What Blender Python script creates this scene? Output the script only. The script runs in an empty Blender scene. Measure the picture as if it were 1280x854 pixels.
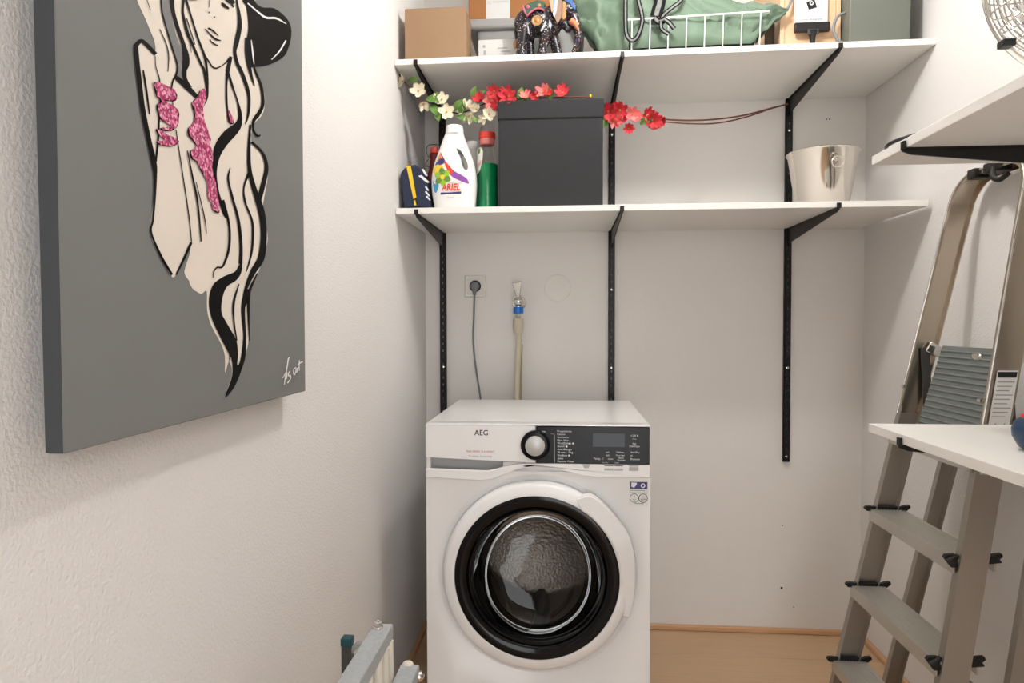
import bpy, bmesh, math, random
from mathutils import Vector, Matrix, noise
from mathutils.geometry import tessellate_polygon

scene = bpy.context.scene
COL = scene.collection
random.seed(7)
PI = math.pi

# ------------------------------------------------------------------ camera
FPX, YAW, PITCH, ROLL = 836.24, 0.0793, 0.0264, -0.0018
CAM = Vector((0.5158, -2.4533, 1.1143))
FWD = Vector((-math.sin(YAW)*math.cos(PITCH), math.cos(YAW)*math.cos(PITCH), -math.sin(PITCH)))
_r = Vector((math.cos(YAW), math.sin(YAW), 0)); _u = _r.cross(FWD)
RGT = math.cos(ROLL)*_r + math.sin(ROLL)*_u
UPV = -math.sin(ROLL)*_r + math.cos(ROLL)*_u
cd = bpy.data.cameras.new('camera'); cam = bpy.data.objects.new('camera', cd); COL.objects.link(cam)
cd.sensor_width = 36; cd.lens = FPX/1280*36; cd.clip_start = .02
m = Matrix((RGT, UPV, -FWD)).transposed().to_4x4(); m.translation = CAM
cam.matrix_world = m
scene.camera = cam

# ------------------------------------------------------------------ light and exposure
LAMP = Vector((0.80, -1.0, 2.30))
LAMP_STRENGTH = 172
scene.view_settings.view_transform = 'Standard'
scene.view_settings.look = 'None'
scene.view_settings.gamma = 1
scene.view_settings.exposure = .2
scene.view_settings.use_curve_mapping = False
w = bpy.data.worlds.new('world'); scene.world = w; w.use_nodes = True
w.node_tree.nodes['Background'].inputs[0].default_value = (.98, .99, 1, 1)
w.node_tree.nodes['Background'].inputs[1].default_value = 4.0

RW = 1.566            # room width
RD = -3.05            # wall behind the camera
RH = 2.50

def at(px, py, axis, val):
    """point seen at a photo pixel on the plane axis = val (used to measure the photograph)"""
    d = FWD + (px-640)/FPX*RGT - (py-427)/FPX*UPV
    t = (val-CAM[axis])/d[axis]
    return CAM + d*t

# ------------------------------------------------------------------ materials
def lin(c):
    c /= 255
    return c/12.92 if c <= .04045 else ((c+.055)/1.055)**2.4
def rgb(r, g, b): return (lin(r), lin(g), lin(b), 1)
MATS = {}
def mat(name, col, rough=.5, metal=0, var=.05, vscale=30, bump=0, bscale=200, coat=0, emis=None, estr=0, trans=0, ior=1.45, alpha=1, spec=.5, stretch=None):
    m = bpy.data.materials.new(name); m.use_nodes = True
    nt = m.node_tree; N = nt.nodes; L = nt.links; b = N['Principled BSDF']
    b.inputs['Roughness'].default_value = rough; b.inputs['Metallic'].default_value = metal
    b.inputs['Coat Weight'].default_value = coat
    b.inputs['Transmission Weight'].default_value = trans; b.inputs['IOR'].default_value = ior
    b.inputs['Alpha'].default_value = alpha; b.inputs['Specular IOR Level'].default_value = spec
    tc = N.new('ShaderNodeTexCoord'); mp = N.new('ShaderNodeMapping'); L.new(tc.outputs['Object'], mp.inputs[0])
    if stretch: mp.inputs['Scale'].default_value = stretch
    n = N.new('ShaderNodeTexNoise'); n.inputs['Scale'].default_value = vscale; n.inputs['Detail'].default_value = 4
    L.new(mp.outputs[0], n.inputs[0])
    mx = N.new('ShaderNodeMix'); mx.data_type = 'RGBA'
    mx.inputs[6].default_value = tuple(max(0, c*(1-var)) for c in col[:3])+(1,)
    mx.inputs[7].default_value = tuple(min(1, c*(1+var)) for c in col[:3])+(1,)
    L.new(n.outputs[0], mx.inputs[0]); L.new(mx.outputs[2], b.inputs['Base Color'])
    if bump:
        n2 = N.new('ShaderNodeTexNoise'); n2.inputs['Scale'].default_value = bscale; n2.inputs['Detail'].default_value = 3
        L.new(mp.outputs[0], n2.inputs[0])
        bp = N.new('ShaderNodeBump'); bp.inputs['Strength'].default_value = bump; bp.inputs['Distance'].default_value = .002
        L.new(n2.outputs[0], bp.inputs['Height']); L.new(bp.outputs[0], b.inputs['Normal'])
    if emis:
        b.inputs['Emission Color'].default_value = emis; b.inputs['Emission Strength'].default_value = estr
    MATS[name] = m
    return m

def thin_glass(name, tint, gloss=.05, refl=1.0, fmax=1.0):
    m = bpy.data.materials.new(name); m.use_nodes = True
    nt = m.node_tree; N = nt.nodes; L = nt.links; N.clear()
    o = N.new('ShaderNodeOutputMaterial'); t = N.new('ShaderNodeBsdfTransparent'); g = N.new('ShaderNodeBsdfGlossy')
    t.inputs[0].default_value = tint; g.inputs['Roughness'].default_value = gloss; g.inputs[0].default_value = (refl, refl, refl, 1)
    f = N.new('ShaderNodeFresnel'); f.inputs[0].default_value = 1.5
    mx = N.new('ShaderNodeMixShader'); mu = N.new('ShaderNodeMath'); mu.operation = 'MULTIPLY'; mu.inputs[1].default_value = fmax
    L.new(f.outputs[0], mu.inputs[0]); L.new(mu.outputs[0], mx.inputs[0]); L.new(t.outputs[0], mx.inputs[1]); L.new(g.outputs[0], mx.inputs[2])
    L.new(mx.outputs[0], o.inputs[0]); MATS[name] = m
    return m

mat('wall', rgb(230, 227, 224), .9, var=.012, vscale=6, bump=.8, bscale=200, spec=.2)
mat('wall_smooth', rgb(230, 226, 221), .9, var=.012, vscale=6, bump=.3, bscale=150, spec=.2)
mat('ceiling', rgb(238, 237, 235), .9, var=.01)
mat('white_board', rgb(236, 233, 228), .45, var=.01)
mat('black_metal', rgb(26, 25, 25), .42, .3, var=.1)
mat('black_plastic', rgb(18, 18, 19), .4, var=.1)
mat('white_enamel', rgb(232, 231, 230), .28, var=.008, coat=.2)
mat('white_plastic', rgb(233, 232, 231), .33, var=.008)
mat('grey_recess', rgb(176, 176, 176), .5, var=.01)
mat('panel_black', rgb(12, 14, 18), .2, var=.05, spec=.22)
mat('display', rgb(40, 44, 52), .15, var=.04, spec=.3)
mat('ring_black', rgb(9, 10, 13), .1, var=.05, spec=.3)
mat('knob_silver', rgb(196, 196, 194), .35, .2, var=.02)
mat('print_white', rgb(225, 228, 232), .5, var=.01)
mat('print_black', rgb(20, 20, 22), .5, var=.02)
mat('print_grey', rgb(150, 150, 150), .5, var=.02)
mat('print_red', rgb(190, 60, 66), .5, var=.02)
mat('chrome', rgb(214, 210, 205), .12, 1, var=.02)
mat('steel', rgb(214, 208, 200), .09, 1, var=.02)
mat('drum_steel', rgb(190, 186, 180), .25, 1, var=.1, vscale=90, bump=1, bscale=120)
mat('rubber_grey', rgb(86, 86, 86), .6, var=.05)
mat('dark_inside', rgb(30, 29, 28), .6, var=.1)
thin_glass('door_glass', (.40, .385, .37, 1), .04, .5)
thin_glass('clear_plastic', (.96, .97, .96, 1), .15, 1, .35)
mat('aluminium', rgb(168, 161, 151), .36, .85, var=.06, vscale=14, stretch=(1, 1, .15), bump=.1, bscale=300)
mat('aluminium_step', rgb(196, 192, 184), .42, .7, var=.05, vscale=25, stretch=(8, .3, 1))
mat('aluminium_bright', rgb(186, 174, 158), .22, .95, var=.04, vscale=12)
mat('platform_grey', rgb(116, 122, 120), .5, .1, var=.04)
mat('canvas_grey', rgb(122, 123, 121), .75, var=.06, vscale=5, bump=.15, bscale=500, spec=.2)
mat('canvas_side_shaded', rgb(74, 77, 80), .8, var=.05, spec=.2)
mat('paint_cream', rgb(226, 216, 203), .6, var=.015, spec=.3)
mat('paint_black', rgb(7, 7, 8), .5, var=.05, spec=.12)
mat('paint_white', rgb(236, 236, 234), .5, var=.01)
mat('paint_grey', rgb(120, 120, 119), .7, var=.03)
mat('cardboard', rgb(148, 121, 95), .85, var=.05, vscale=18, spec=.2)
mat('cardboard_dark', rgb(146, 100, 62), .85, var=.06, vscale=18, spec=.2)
mat('paper_white', rgb(224, 222, 218), .75, var=.015)
mat('tub_grey', rgb(140, 140, 138), .35, var=.03)
mat('elephant_black', rgb(20, 18, 22), .3, var=.1)
mat('gold', rgb(158, 116, 70), .4, .2, var=.15, vscale=150)
mat('ear_brown', rgb(112, 78, 52), .5, var=.3, vscale=180)
mat('paper_white_shaded', rgb(190, 190, 187), .75, var=.02)  # white paper darkened, upper-shelf shade put into the colour
mat('gem_pink', rgb(176, 84, 104), .4, var=.1, vscale=200)
mat('gem_blue', rgb(56, 88, 138), .3, var=.2, vscale=200)
mat('gem_green', rgb(46, 76, 62), .4, var=.25, vscale=140)
mat('gem_orange', rgb(190, 112, 74), .45, var=.12, vscale=80)
mat('mirror_white', rgb(176, 182, 188), .25, .3, var=.04)
mat('tarp_green', rgb(98, 118, 99), .6, var=.08, vscale=8, bump=.25, bscale=45)
mat('wire_white', rgb(238, 238, 234), .35, var=.01)
mat('strap_black', rgb(14, 14, 16), .8, var=.1, spec=.2)
mat('strap_grey', rgb(112, 112, 110), .8, var=.8, vscale=90)
mat('light_wood', rgb(222, 186, 150), .6, var=.06, vscale=16, stretch=(6, 1, .5))
mat('dark_wood', rgb(70, 52, 40), .7, var=.15, vscale=20)
mat('green_grey', rgb(104, 108, 99), .5, var=.03)
mat('cable_grey', rgb(120, 128, 134), .45, var=.05)
mat('black_fabric', rgb(52, 52, 54), .85, var=.05, vscale=60, bump=.15, bscale=700, spec=.25)
mat('navy', rgb(34, 42, 66), .7, var=.08)
mat('yellow', rgb(240, 196, 40), .55, var=.04)
mat('bottle_white', rgb(238, 237, 234), .25, var=.01)
mat('red_glass', rgb(110, 30, 24), .15, var=.1)
mat('cap_red', rgb(222, 66, 52), .3, var=.05)
mat('cap_pink', rgb(226, 130, 124), .3, var=.04)
mat('gel_green', rgb(16, 136, 84), .12, var=.15, vscale=12)
mat('label_green', rgb(20, 96, 62), .35, var=.05)
mat('label_purple', rgb(140, 74, 160), .4, var=.05)
mat('label_violet', rgb(62, 58, 112), .4, var=.05)
mat('label_lime', rgb(150, 190, 50), .4, var=.08)
mat('label_blue', rgb(70, 160, 205), .4, var=.05)
mat('label_yellow', rgb(236, 200, 60), .4, var=.05)
mat('label_orange', rgb(228, 140, 84), .4, var=.05)
mat('label_red', rgb(226, 62, 34), .4, var=.03)
mat('petal_white', rgb(236, 226, 200), .7, var=.05, vscale=60)
mat('petal_red', rgb(206, 56, 64), .7, var=.12, vscale=60)
mat('petal_pink', rgb(238, 128, 124), .7, var=.1, vscale=60)
mat('leaf_green', rgb(98, 136, 62), .65, var=.2, vscale=40)
mat('stem_brown', rgb(112, 66, 60), .7, var=.1)
mat('flower_eye', rgb(200, 160, 70), .7, var=.1)
mat('hose_beige', rgb(200, 190, 166), .5, var=.03)
mat('hose_dark', rgb(160, 150, 128), .5, var=.03)
mat('tap_blue', rgb(24, 110, 200), .4, var=.05)
mat('socket', rgb(226, 222, 214), .4, var=.01)
mat('plug_grey', rgb(116, 122, 124), .45, var=.03)
mat('galvanised', rgb(172, 176, 178), .6, .1, var=.22, vscale=130, bump=.35, bscale=160)
mat('tube_white', rgb(216, 208, 194), .4, var=.02)
mat('teal', rgb(14, 72, 78), .4, var=.05)
mat('dark_grey_metal', rgb(72, 72, 70), .45, .4, var=.05)
mat('fan_chrome', rgb(225, 222, 216), .12, 1, var=.02)
mat('tool_blue', rgb(36, 62, 92), .35, var=.08)
mat('tool_red', rgb(206, 50, 46), .35, var=.06)
mat('door_brown', rgb(92, 62, 42), .5, var=.12, vscale=12, stretch=(6, 6, .5))
mat('base_wood', rgb(206, 162, 122), .5, var=.05, vscale=14, stretch=(.5, .5, 8))
mat('lamp_globe', (1, 1, 1, 1), .4, var=0, emis=(1, .975, .945, 1), estr=LAMP_STRENGTH)

def glitter():
    m = mat('glitter', rgb(196, 74, 118), .35, .2); nt = m.node_tree; N = nt.nodes; L = nt.links
    b = N['Principled BSDF']; tc = N.new('ShaderNodeTexCoord'); v = N.new('ShaderNodeTexVoronoi'); v.inputs['Scale'].default_value = 330
    L.new(tc.outputs['Object'], v.inputs['Vector']); cr = N.new('ShaderNodeValToRGB')
    cr.color_ramp.elements[0].color = rgb(150, 34, 84); cr.color_ramp.elements[0].position = .15
    cr.color_ramp.elements[1].color = rgb(244, 178, 204); cr.color_ramp.elements[1].position = .95
    e = cr.color_ramp.elements.new(.6); e.color = rgb(208, 84, 132)
    sp = N.new('ShaderNodeSeparateColor'); L.new(v.outputs['Color'], sp.inputs[0]); L.new(sp.outputs[0], cr.inputs[0])
    L.new(cr.outputs[0], b.inputs['Base Color'])
glitter()
def dotted():
    m = mat('elephant_dots', rgb(20, 18, 22), .3); nt = m.node_tree; N = nt.nodes; L = nt.links
    b = N['Principled BSDF']; tc = N.new('ShaderNodeTexCoord'); v = N.new('ShaderNodeTexVoronoi'); v.inputs['Scale'].default_value = 190
    L.new(tc.outputs['Object'], v.inputs['Vector'])
    lt = N.new('ShaderNodeMath'); lt.operation = 'LESS_THAN'; lt.inputs[1].default_value = .27; L.new(v.outputs['Distance'], lt.inputs[0])
    mx = N.new('ShaderNodeMix'); mx.data_type = 'RGBA'; mx.inputs[6].default_value = rgb(20, 18, 22)
    hs = N.new('ShaderNodeValToRGB'); hs.color_ramp.interpolation = 'CONSTANT'
    hs.color_ramp.elements[0].color = rgb(200, 198, 200)
    for p, c in ((.4, rgb(190, 90, 110)), (.6, rgb(90, 110, 180)), (.8, rgb(190, 150, 100))):
        e = hs.color_ramp.elements.new(p); e.color = c
    sp = N.new('ShaderNodeSeparateColor'); L.new(v.outputs['Color'], sp.inputs[0]); L.new(sp.outputs[0], hs.inputs[0])
    L.new(hs.outputs[0], mx.inputs[7]); L.new(lt.outputs[0], mx.inputs[0]); L.new(mx.outputs[2], b.inputs['Base Color'])
dotted()
def wood_floor():
    m = mat('laminate', rgb(196, 164, 130), .42, var=.1, vscale=9, stretch=(.7, 9, 1)); nt = m.node_tree; N = nt.nodes; L = nt.links
    b = N['Principled BSDF']; oi = N.new('ShaderNodeObjectInfo'); hsv = N.new('ShaderNodeHueSaturation')
    mr = N.new('ShaderNodeMapRange'); mr.inputs[3].default_value = .93; mr.inputs[4].default_value = 1.05
    L.new(oi.outputs['Random'], mr.inputs[0]); L.new(mr.outputs[0], hsv.inputs['Value'])
    src = b.inputs['Base Color'].links[0].from_socket; L.new(src, hsv.inputs['Color']); L.new(hsv.outputs[0], b.inputs['Base Color'])
wood_floor()

# ------------------------------------------------------------------ mesh helpers
class MB:
    def __init__(s): s.v = []; s.f = []
    def add(s, v, f):
        o = len(s.v); s.v += [Vector(p) for p in v]; s.f += [tuple(i+o for i in q) for q in f]; return s
    def box(s, a, b):
        x0, y0, z0 = a; x1, y1, z1 = b
        return s.add([(x0,y0,z0),(x1,y0,z0),(x1,y1,z0),(x0,y1,z0),(x0,y0,z1),(x1,y0,z1),(x1,y1,z1),(x0,y1,z1)],
                     [(3,2,1,0),(4,5,6,7),(0,1,5,4),(1,2,6,5),(2,3,7,6),(3,0,4,7)])
    def hexa(s, p):   # 8 points: bottom 4, top 4 (same winding)
        return s.add(p, [(3,2,1,0),(4,5,6,7),(0,1,5,4),(1,2,6,5),(2,3,7,6),(3,0,4,7)])
    def bar(s, p0, p1, w, h, up=(0,0,1)):
        p0, p1 = Vector(p0), Vector(p1); d = (p1-p0).normalized(); up = Vector(up)
        a = d.cross(up).normalized()*w/2; b = a.cross(d).normalized()*h/2
        return s.hexa([p0-a-b, p0+a-b, p1+a-b, p1-a-b, p0-a+b, p0+a+b, p1+a+b, p1-a+b])
    def tube(s, pts, r, n=10, closed=False, cap=True):
        pts = [Vector(p) for p in pts]; k = len(pts); rs = r if isinstance(r, (list, tuple)) else [r]*k
        t0 = (pts[1]-pts[0]).normalized(); nrm = t0.orthogonal().normalized(); rings = []
        for i in range(k):
            if closed: t = (pts[(i+1) % k]-pts[i-1]).normalized()
            else: t = (pts[min(i+1, k-1)]-pts[max(i-1, 0)]).normalized()
            nrm = (nrm-t*nrm.dot(t)); nrm = nrm.normalized() if nrm.length > 1e-6 else t.orthogonal().normalized()
            bn = t.cross(nrm)
            rings.append([pts[i]+(nrm*math.cos(a)+bn*math.sin(a))*rs[i] for a in (2*PI*j/n for j in range(n))])
        v = [p for q in rings for p in q]; f = []
        for i in range(k if closed else k-1):
            for j in range(n):
                a = i*n+j; b = i*n+(j+1) % n; c = ((i+1) % k)*n+(j+1) % n; d = ((i+1) % k)*n+j
                f.append((a, b, c, d))
        if cap and not closed: f.append(tuple(range(n-1, -1, -1))); f.append(tuple((k-1)*n+j for j in range(n)))
        return s.add(v, f)
    def cyl(s, p0, p1, r, n=20, r1=None): return s.tube([p0, p1], [r, r if r1 is None else r1], n)
    def lathe(s, c, axis, prof, n=48, cap0=False, cap1=False):
        """prof: (radius, distance along axis)"""
        c = Vector(c); ax = Vector(axis).normalized(); a = ax.orthogonal().normalized(); b = ax.cross(a)
        v = []; f = []
        for r, h in prof:
            for j in range(n):
                t = 2*PI*j/n; v.append(c+ax*h+(a*math.cos(t)+b*math.sin(t))*r)
        for i in range(len(prof)-1):
            for j in range(n):
                f.append((i*n+j, i*n+(j+1) % n, (i+1)*n+(j+1) % n, (i+1)*n+j))
        if cap0: f.append(tuple(range(n-1, -1, -1)))
        if cap1: f.append(tuple((len(prof)-1)*n+j for j in range(n)))
        return s.add(v, f)
    def sphere(s, c, r, n=16, m=10):
        rx, ry, rz = (r, r, r) if not isinstance(r, (tuple, list)) else r
        v = []; f = []
        for i in range(m+1):
            th = PI*i/m
            for j in range(n):
                ph = 2*PI*j/n; v.append((c[0]+rx*math.sin(th)*math.cos(ph), c[1]+ry*math.sin(th)*math.sin(ph), c[2]+rz*math.cos(th)))
        for i in range(m):
            for j in range(n): f.append((i*n+j, (i+1)*n+j, (i+1)*n+(j+1) % n, i*n+(j+1) % n))
        return s.add(v, f)
    def prism(s, poly, fn, d0, d1):
        """poly 2D list; fn(u,v,d) -> 3D"""
        n = len(poly); v = [fn(u, q, d0) for u, q in poly]+[fn(u, q, d1) for u, q in poly]
        f = [(i, (i+1) % n, n+(i+1) % n, n+i) for i in range(n)]
        tri = tessellate_polygon([[Vector((u, q, 0)) for u, q in poly]])
        for t in tri: f.append(tuple(t)); f.append(tuple(n+i for i in reversed(t)))
        return s.add(v, f)
    def flat(s, poly, fn):
        n = len(poly); return s.add([fn(u, q) for u, q in poly], [tuple(t) for t in tessellate_polygon([[Vector((u, q, 0)) for u, q in poly]])])
    def strip(s, left, right):
        n = len(left); return s.add(list(left)+list(right), [(i, i+1, n+i+1, n+i) for i in range(n-1)])
    def build(s, name, mt, parent=None, smooth=False, bevel=0, seg=2, off=None, solid=0, fix=True, merge=True):
        me = bpy.data.meshes.new(name)
        off = Vector(off) if off is not None else (root_loc(parent) if parent else Vector((0, 0, 0)))
        me.from_pydata([p-off for p in s.v], [], s.f)
        bm = bmesh.new(); bm.from_mesh(me)
        if merge: bmesh.ops.remove_doubles(bm, verts=bm.verts, dist=1e-6)
        if fix: bmesh.ops.recalc_face_normals(bm, faces=bm.faces)
        bm.to_mesh(me); bm.free()
        o = bpy.data.objects.new(name, me); COL.objects.link(o); o.parent = parent
        me.materials.append(MATS[mt])
        if not parent and off.length > 0: o.location = off
        if solid:
            md = o.modifiers.new('solid', 'SOLIDIFY'); md.thickness = solid; md.offset = 0
        if bevel:
            md = o.modifiers.new('bevel', 'BEVEL'); md.width = bevel; md.segments = seg; md.limit_method = 'ANGLE'; md.angle_limit = math.radians(40)
        if smooth or bevel:
            for p in me.polygons: p.use_smooth = True
            me.set_sharp_from_angle(angle=math.radians(40 if not smooth or bevel else 60))
        return o
def root_loc(o):
    v = Vector((0, 0, 0))
    while o: v += o.location; o = o.parent
    return v
def thing(name, label, cat, loc=(0, 0, 0), group=None):
    o = bpy.data.objects.new(name, None); COL.objects.link(o); o.location = loc; o.empty_display_size = .05
    return tag(o, label, cat, group)
def tag(o, label, cat, group=None):
    o['label'] = label; o['category'] = cat
    if group: o['group'] = group
    return o
def struct(o): o['kind'] = 'structure'; return o
def cat_rom(pts, k=6, closed=False):
    P = [Vector(p) for p in pts]; n = len(P); out = []
    rng = range(n) if closed else range(n-1)
    for i in rng:
        if closed: a, b, c, d = P[i-1], P[i], P[(i+1) % n], P[(i+2) % n]
        else: a, b, c, d = P[max(i-1, 0)], P[i], P[i+1], P[min(i+2, n-1)]
        for j in range(k):
            t = j/k; out.append(.5*((2*b)+(c-a)*t+(2*a-5*b+4*c-d)*t*t+(3*b-a-3*c+d)*t**3))
    if not closed: out.append(P[-1])
    return out
_tc = {}
def text2d(s, size, bold=0):
    if s not in _tc:
        cu = bpy.data.curves.new('t', 'FONT'); cu.body = s; cu.size = 1; cu.resolution_u = 2; cu.align_x = 'CENTER'; cu.offset = bold
        ob = bpy.data.objects.new('t', cu); me = ob.to_mesh()
        _tc[s] = ([tuple(v.co) for v in me.vertices], [tuple(p.vertices) for p in me.polygons])
        ob.to_mesh_clear(); bpy.data.objects.remove(ob); bpy.data.curves.remove(cu)
    v, f = _tc[s]; return [(x*size, y*size) for x, y, z in v], f
def text(mb, s, size, fn, align='C', sx=1, shear=0, bold=0):
    v, f = text2d(s, size, bold)
    xs = [p[0] for p in v]; dx = -min(xs) if align == 'L' else 0
    mb.add([fn((x+dx)*sx+shear*y, y) for x, y in v], f); return mb
def copies(proto_mesh_obj, parent, name):
    c = proto_mesh_obj.copy(); COL.objects.link(c); c.parent = parent; c.name = name; return c

# ================================================================== room
def wall(name, a, b, mt): return struct(MB().box(a, b).build(name, mt))
wb = wall('wall_back', (-.1, 0, 0), (RW+.1, .1, RH), 'wall_smooth')
wall('wall_left', (-.1, RD, 0), (0, 0, RH), 'wall')
wall('wall_right', (RW, RD, 0), (RW+.1, 0, RH), 'wall')
wf = MB().box((-.1, RD-.1, 0), (.35, RD, RH)).box((1.22, RD-.1, 0), (RW+.1, RD, RH)).box((.35, RD-.1, 2.06), (1.22, RD, RH)).build('wall_front', 'wall'); struct(wf)  # unseen doorway left open so bright world light fills from behind the camera
wall('ceiling', (-.1, RD-.1, RH), (RW+.1, .1, RH+.1), 'ceiling')
dr = thing('unseen_door', 'unseen brown door set open opposite the washing machine to let in fill light', 'door', (.785, RD-.05, 0)); struct(dr)  # unseen door, set open for fill and dark for stripes in reflections
MB().box((.352, RD-.85, .006), (.392, RD-.095, 2.02)).build('door_leaf', 'door_brown', dr, bevel=.002)
MB().box((.35, RD-.09, 0), (.39, RD+.012, 2.06)).box((1.18, RD-.09, 0), (1.22, RD+.012, 2.06)).box((.39, RD-.09, 2.02), (1.18, RD+.012, 2.06)).build('door_frame', 'door_brown', dr, bevel=.002)
MB().tube([(.392, RD-.79, 1.03), (.44, RD-.79, 1.03), (.445, RD-.78, 1.03), (.445, RD-.67, 1.03)], .009).build('door_handle', 'chrome', dr, smooth=True)
fl = struct(MB().box((-.1, RD-.9, -.05), (RW+.1, .1, -.009)).build('floor', 'base_wood'))
pw = .193; row = 0; y = 0
while y > RD-.05:
    y1 = max(y-pw, RD-.08); x = -.02-.62-(row*.17) % .4
    while x < RW+.02:
        x0, x1 = max(x, -.02), min(x+1.28, RW+.02)
        if x1-x0 > .02: MB().box((x0+.0006, y1+.0006, -.0088), (x1-.0006, y-.0006, 0)).build('plank', 'laminate', fl, bevel=.0008, seg=1)
        x += 1.28
    y -= pw; row += 1
def skirting(name, a, b):
    return struct(MB().box(a, b).build(name, 'base_wood', bevel=.004))
skirting('baseboard_back', (0, -.016, 0), (RW, 0, .019))
skirting('baseboard_left', (0, RD, 0), (.016, -.016, .019))
skirting('baseboard_right', (RW-.016, RD, 0), (RW, -.016, .019))
for px, py, r in ((977, 735, .0032), (978, 657, .002), (992, 759, .0016), (1033, 149, .002), (1037, 149, .002)):
    p = at(px, py, 1, 0); MB().lathe(p+Vector((0, .002, 0)), (0, -1, 0), [(r, 0), (r*1.3, .0026), (r*.6, .0031)], 10, cap1=True).build('wall_plug', 'dark_wood', wb)

# ceiling lamp
lp = thing('ceiling_lamp', 'frosted globe bulb hanging from a white ceiling rose', 'lamp', (LAMP.x, LAMP.y, RH))
MB().lathe((LAMP.x, LAMP.y, RH), (0, 0, -1), [(.055, 0), (.055, .015), (.03, .03), (.0, .03)], 32).build('ceiling_rose', 'white_plastic', lp, smooth=True)
MB().cyl((LAMP.x, LAMP.y, RH-.03), (LAMP.x, LAMP.y, LAMP.z+.085), .006).build('cord', 'white_plastic', lp, smooth=True)
MB().cyl((LAMP.x, LAMP.y, LAMP.z+.09), (LAMP.x, LAMP.y, LAMP.z+.055), .022).build('lamp_holder', 'white_plastic', lp, smooth=True)
MB().sphere(LAMP, .06, 24, 16).build('globe', 'lamp_globe', lp, smooth=True)

# ================================================================== wall shelving
ZU, ZL, TH, DU = 1.901, 1.449, .018, .443
TILT = .0045    # the upper board rises a little towards the right wall
def rail(label, x, yw, z0, z1, axis='back', screws=()):
    """slotted upright; local frame: x along wall, y out of the wall (negative), z up"""
    t = thing('shelf_rail', label, 'shelf rail', (x, yw, z0), 'slotted shelf uprights'); H = z1-z0
    if axis == 'right': t.rotation_euler = (0, 0, -PI/2)
    if axis == 'right': t.rotation_euler = (0, 0, PI/2*-1)
    b = MB(); w = .0115; d = .014
    b.box((-w, -d, 0), (-.0014, -d+.0022, H)); b.box((.0014, -d, 0), (w, -d+.0022, H))
    z = .0
    while z < H:
        b.box((-.0014, -d, z), (.0014, -d+.0022, min(z+.017, H))); z += .025
    b.box((-w, -d, 0), (-w+.002, -.0004, H)); b.box((w-.002, -d, 0), (w, -.0004, H))
    b.build('upright', 'black_metal', t, off=(0, 0, 0), merge=False)
    for zs in screws:
        MB().lathe((0, -d, zs-z0), (0, -1, 0), [(.0042, 0), (.0040, .0012), (.002, .0018), (0, .0018)], 14).build('screw', 'chrome', t, off=(0, 0, 0), smooth=True)
    return t
zz = lambda px, py: at(px, py, 1, -.015).z
XR = (.067, .683, 1.301)
rail('black slotted upright on the wall nearest the painting, passing behind the detergent', XR[0], -.0005, .62, 1.97, screws=(zz(554, 459), 1.62, .7))
rail('black slotted upright behind the washing machine, passing behind the black storage box', XR[1], -.0005, .62, 1.97, screws=(zz(764, 168), zz(763, 362), zz(762, 460)))
rail('black slotted upright ending in open wall between washing machine and stepladder', XR[2], -.0005, .621, 1.97, screws=(zz(987, 163), zz(985, 460), .64))
def bracket(label, x, yw, ztop, L=.432, rot=0, rise=0):
    t = thing('shelf_bracket', label, 'shelf bracket', (x, yw, ztop), 'black shelf brackets'); t.rotation_euler = (0, 0, rot)
    w = .006
    prof = [(0, 0), (L, 0), (L, .012), (L+.005, .012), (L+.005, -.006), (L-.01, -.012), (.03, -.05), (.012, -.062), (0, -.062)]
    MB().prism(prof, lambda u, v, d: Vector((d, -u, v)), -w*.35, w*.35).build('arm', 'black_metal', t, off=(0, 0, 0), merge=False)
    MB().box((-w, -L, -.0025), (w, 0, 0)).build('flange', 'black_metal', t, off=(0, 0, 0))
    MB().box((-w, -L-.006, -.0025), (w, -L-.002, .012)).build('lip', 'black_metal', t, off=(0, 0, 0))
    MB().lathe((w*.35, -.022, -.02), (1, 0, 0), [(.004, 0), (.003, .0015), (0, .0015)], 12).build('rivet', 'chrome', t, off=(0, 0, 0), smooth=True)
    return t
for i, n in enumerate(('on the upright nearest the painting', 'on the upright above the washing machine', 'on the upright beside the steel bucket')):
    bracket('black tapered metal bracket under the lower back shelf, '+n, XR[i], -.0155, ZL)
    bracket('black tapered metal bracket under the upper back shelf, '+n, XR[i], -.0155, ZU+TILT*2*(XR[i]/RW-.5)-.0005)
def board(name, label, a, b, tilt=0):
    x0, y0, z0 = a; x1, y1, z1 = b
    mb = MB().hexa([(x0, y0, z0-tilt), (x1, y0, z0+tilt), (x1, y1, z0+tilt), (x0, y1, z0-tilt), (x0, y0, z1-tilt), (x1, y0, z1+tilt), (x1, y1, z1+tilt), (x0, y1, z1-tilt)])
    return tag(mb.build(name, 'white_board', off=((x0+x1)/2, (y0+y1)/2, z0), bevel=.0012), label, 'shelf')
board('shelf_board', 'upper white shelf on the back wall, holding the boxes and the wire basket', (.0012, -DU, ZU), (RW-.0012, -.001, ZU+TH), TILT)
board('shelf_board', 'lower white shelf on the back wall, holding the detergent bottles and steel bucket', (.0012, -DU, ZL), (RW-.015, -.001, ZL+TH))
ZUT = lambda x: ZU+TH+TILT*2*(x/RW-.5)
ZLT = ZL+TH
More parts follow.
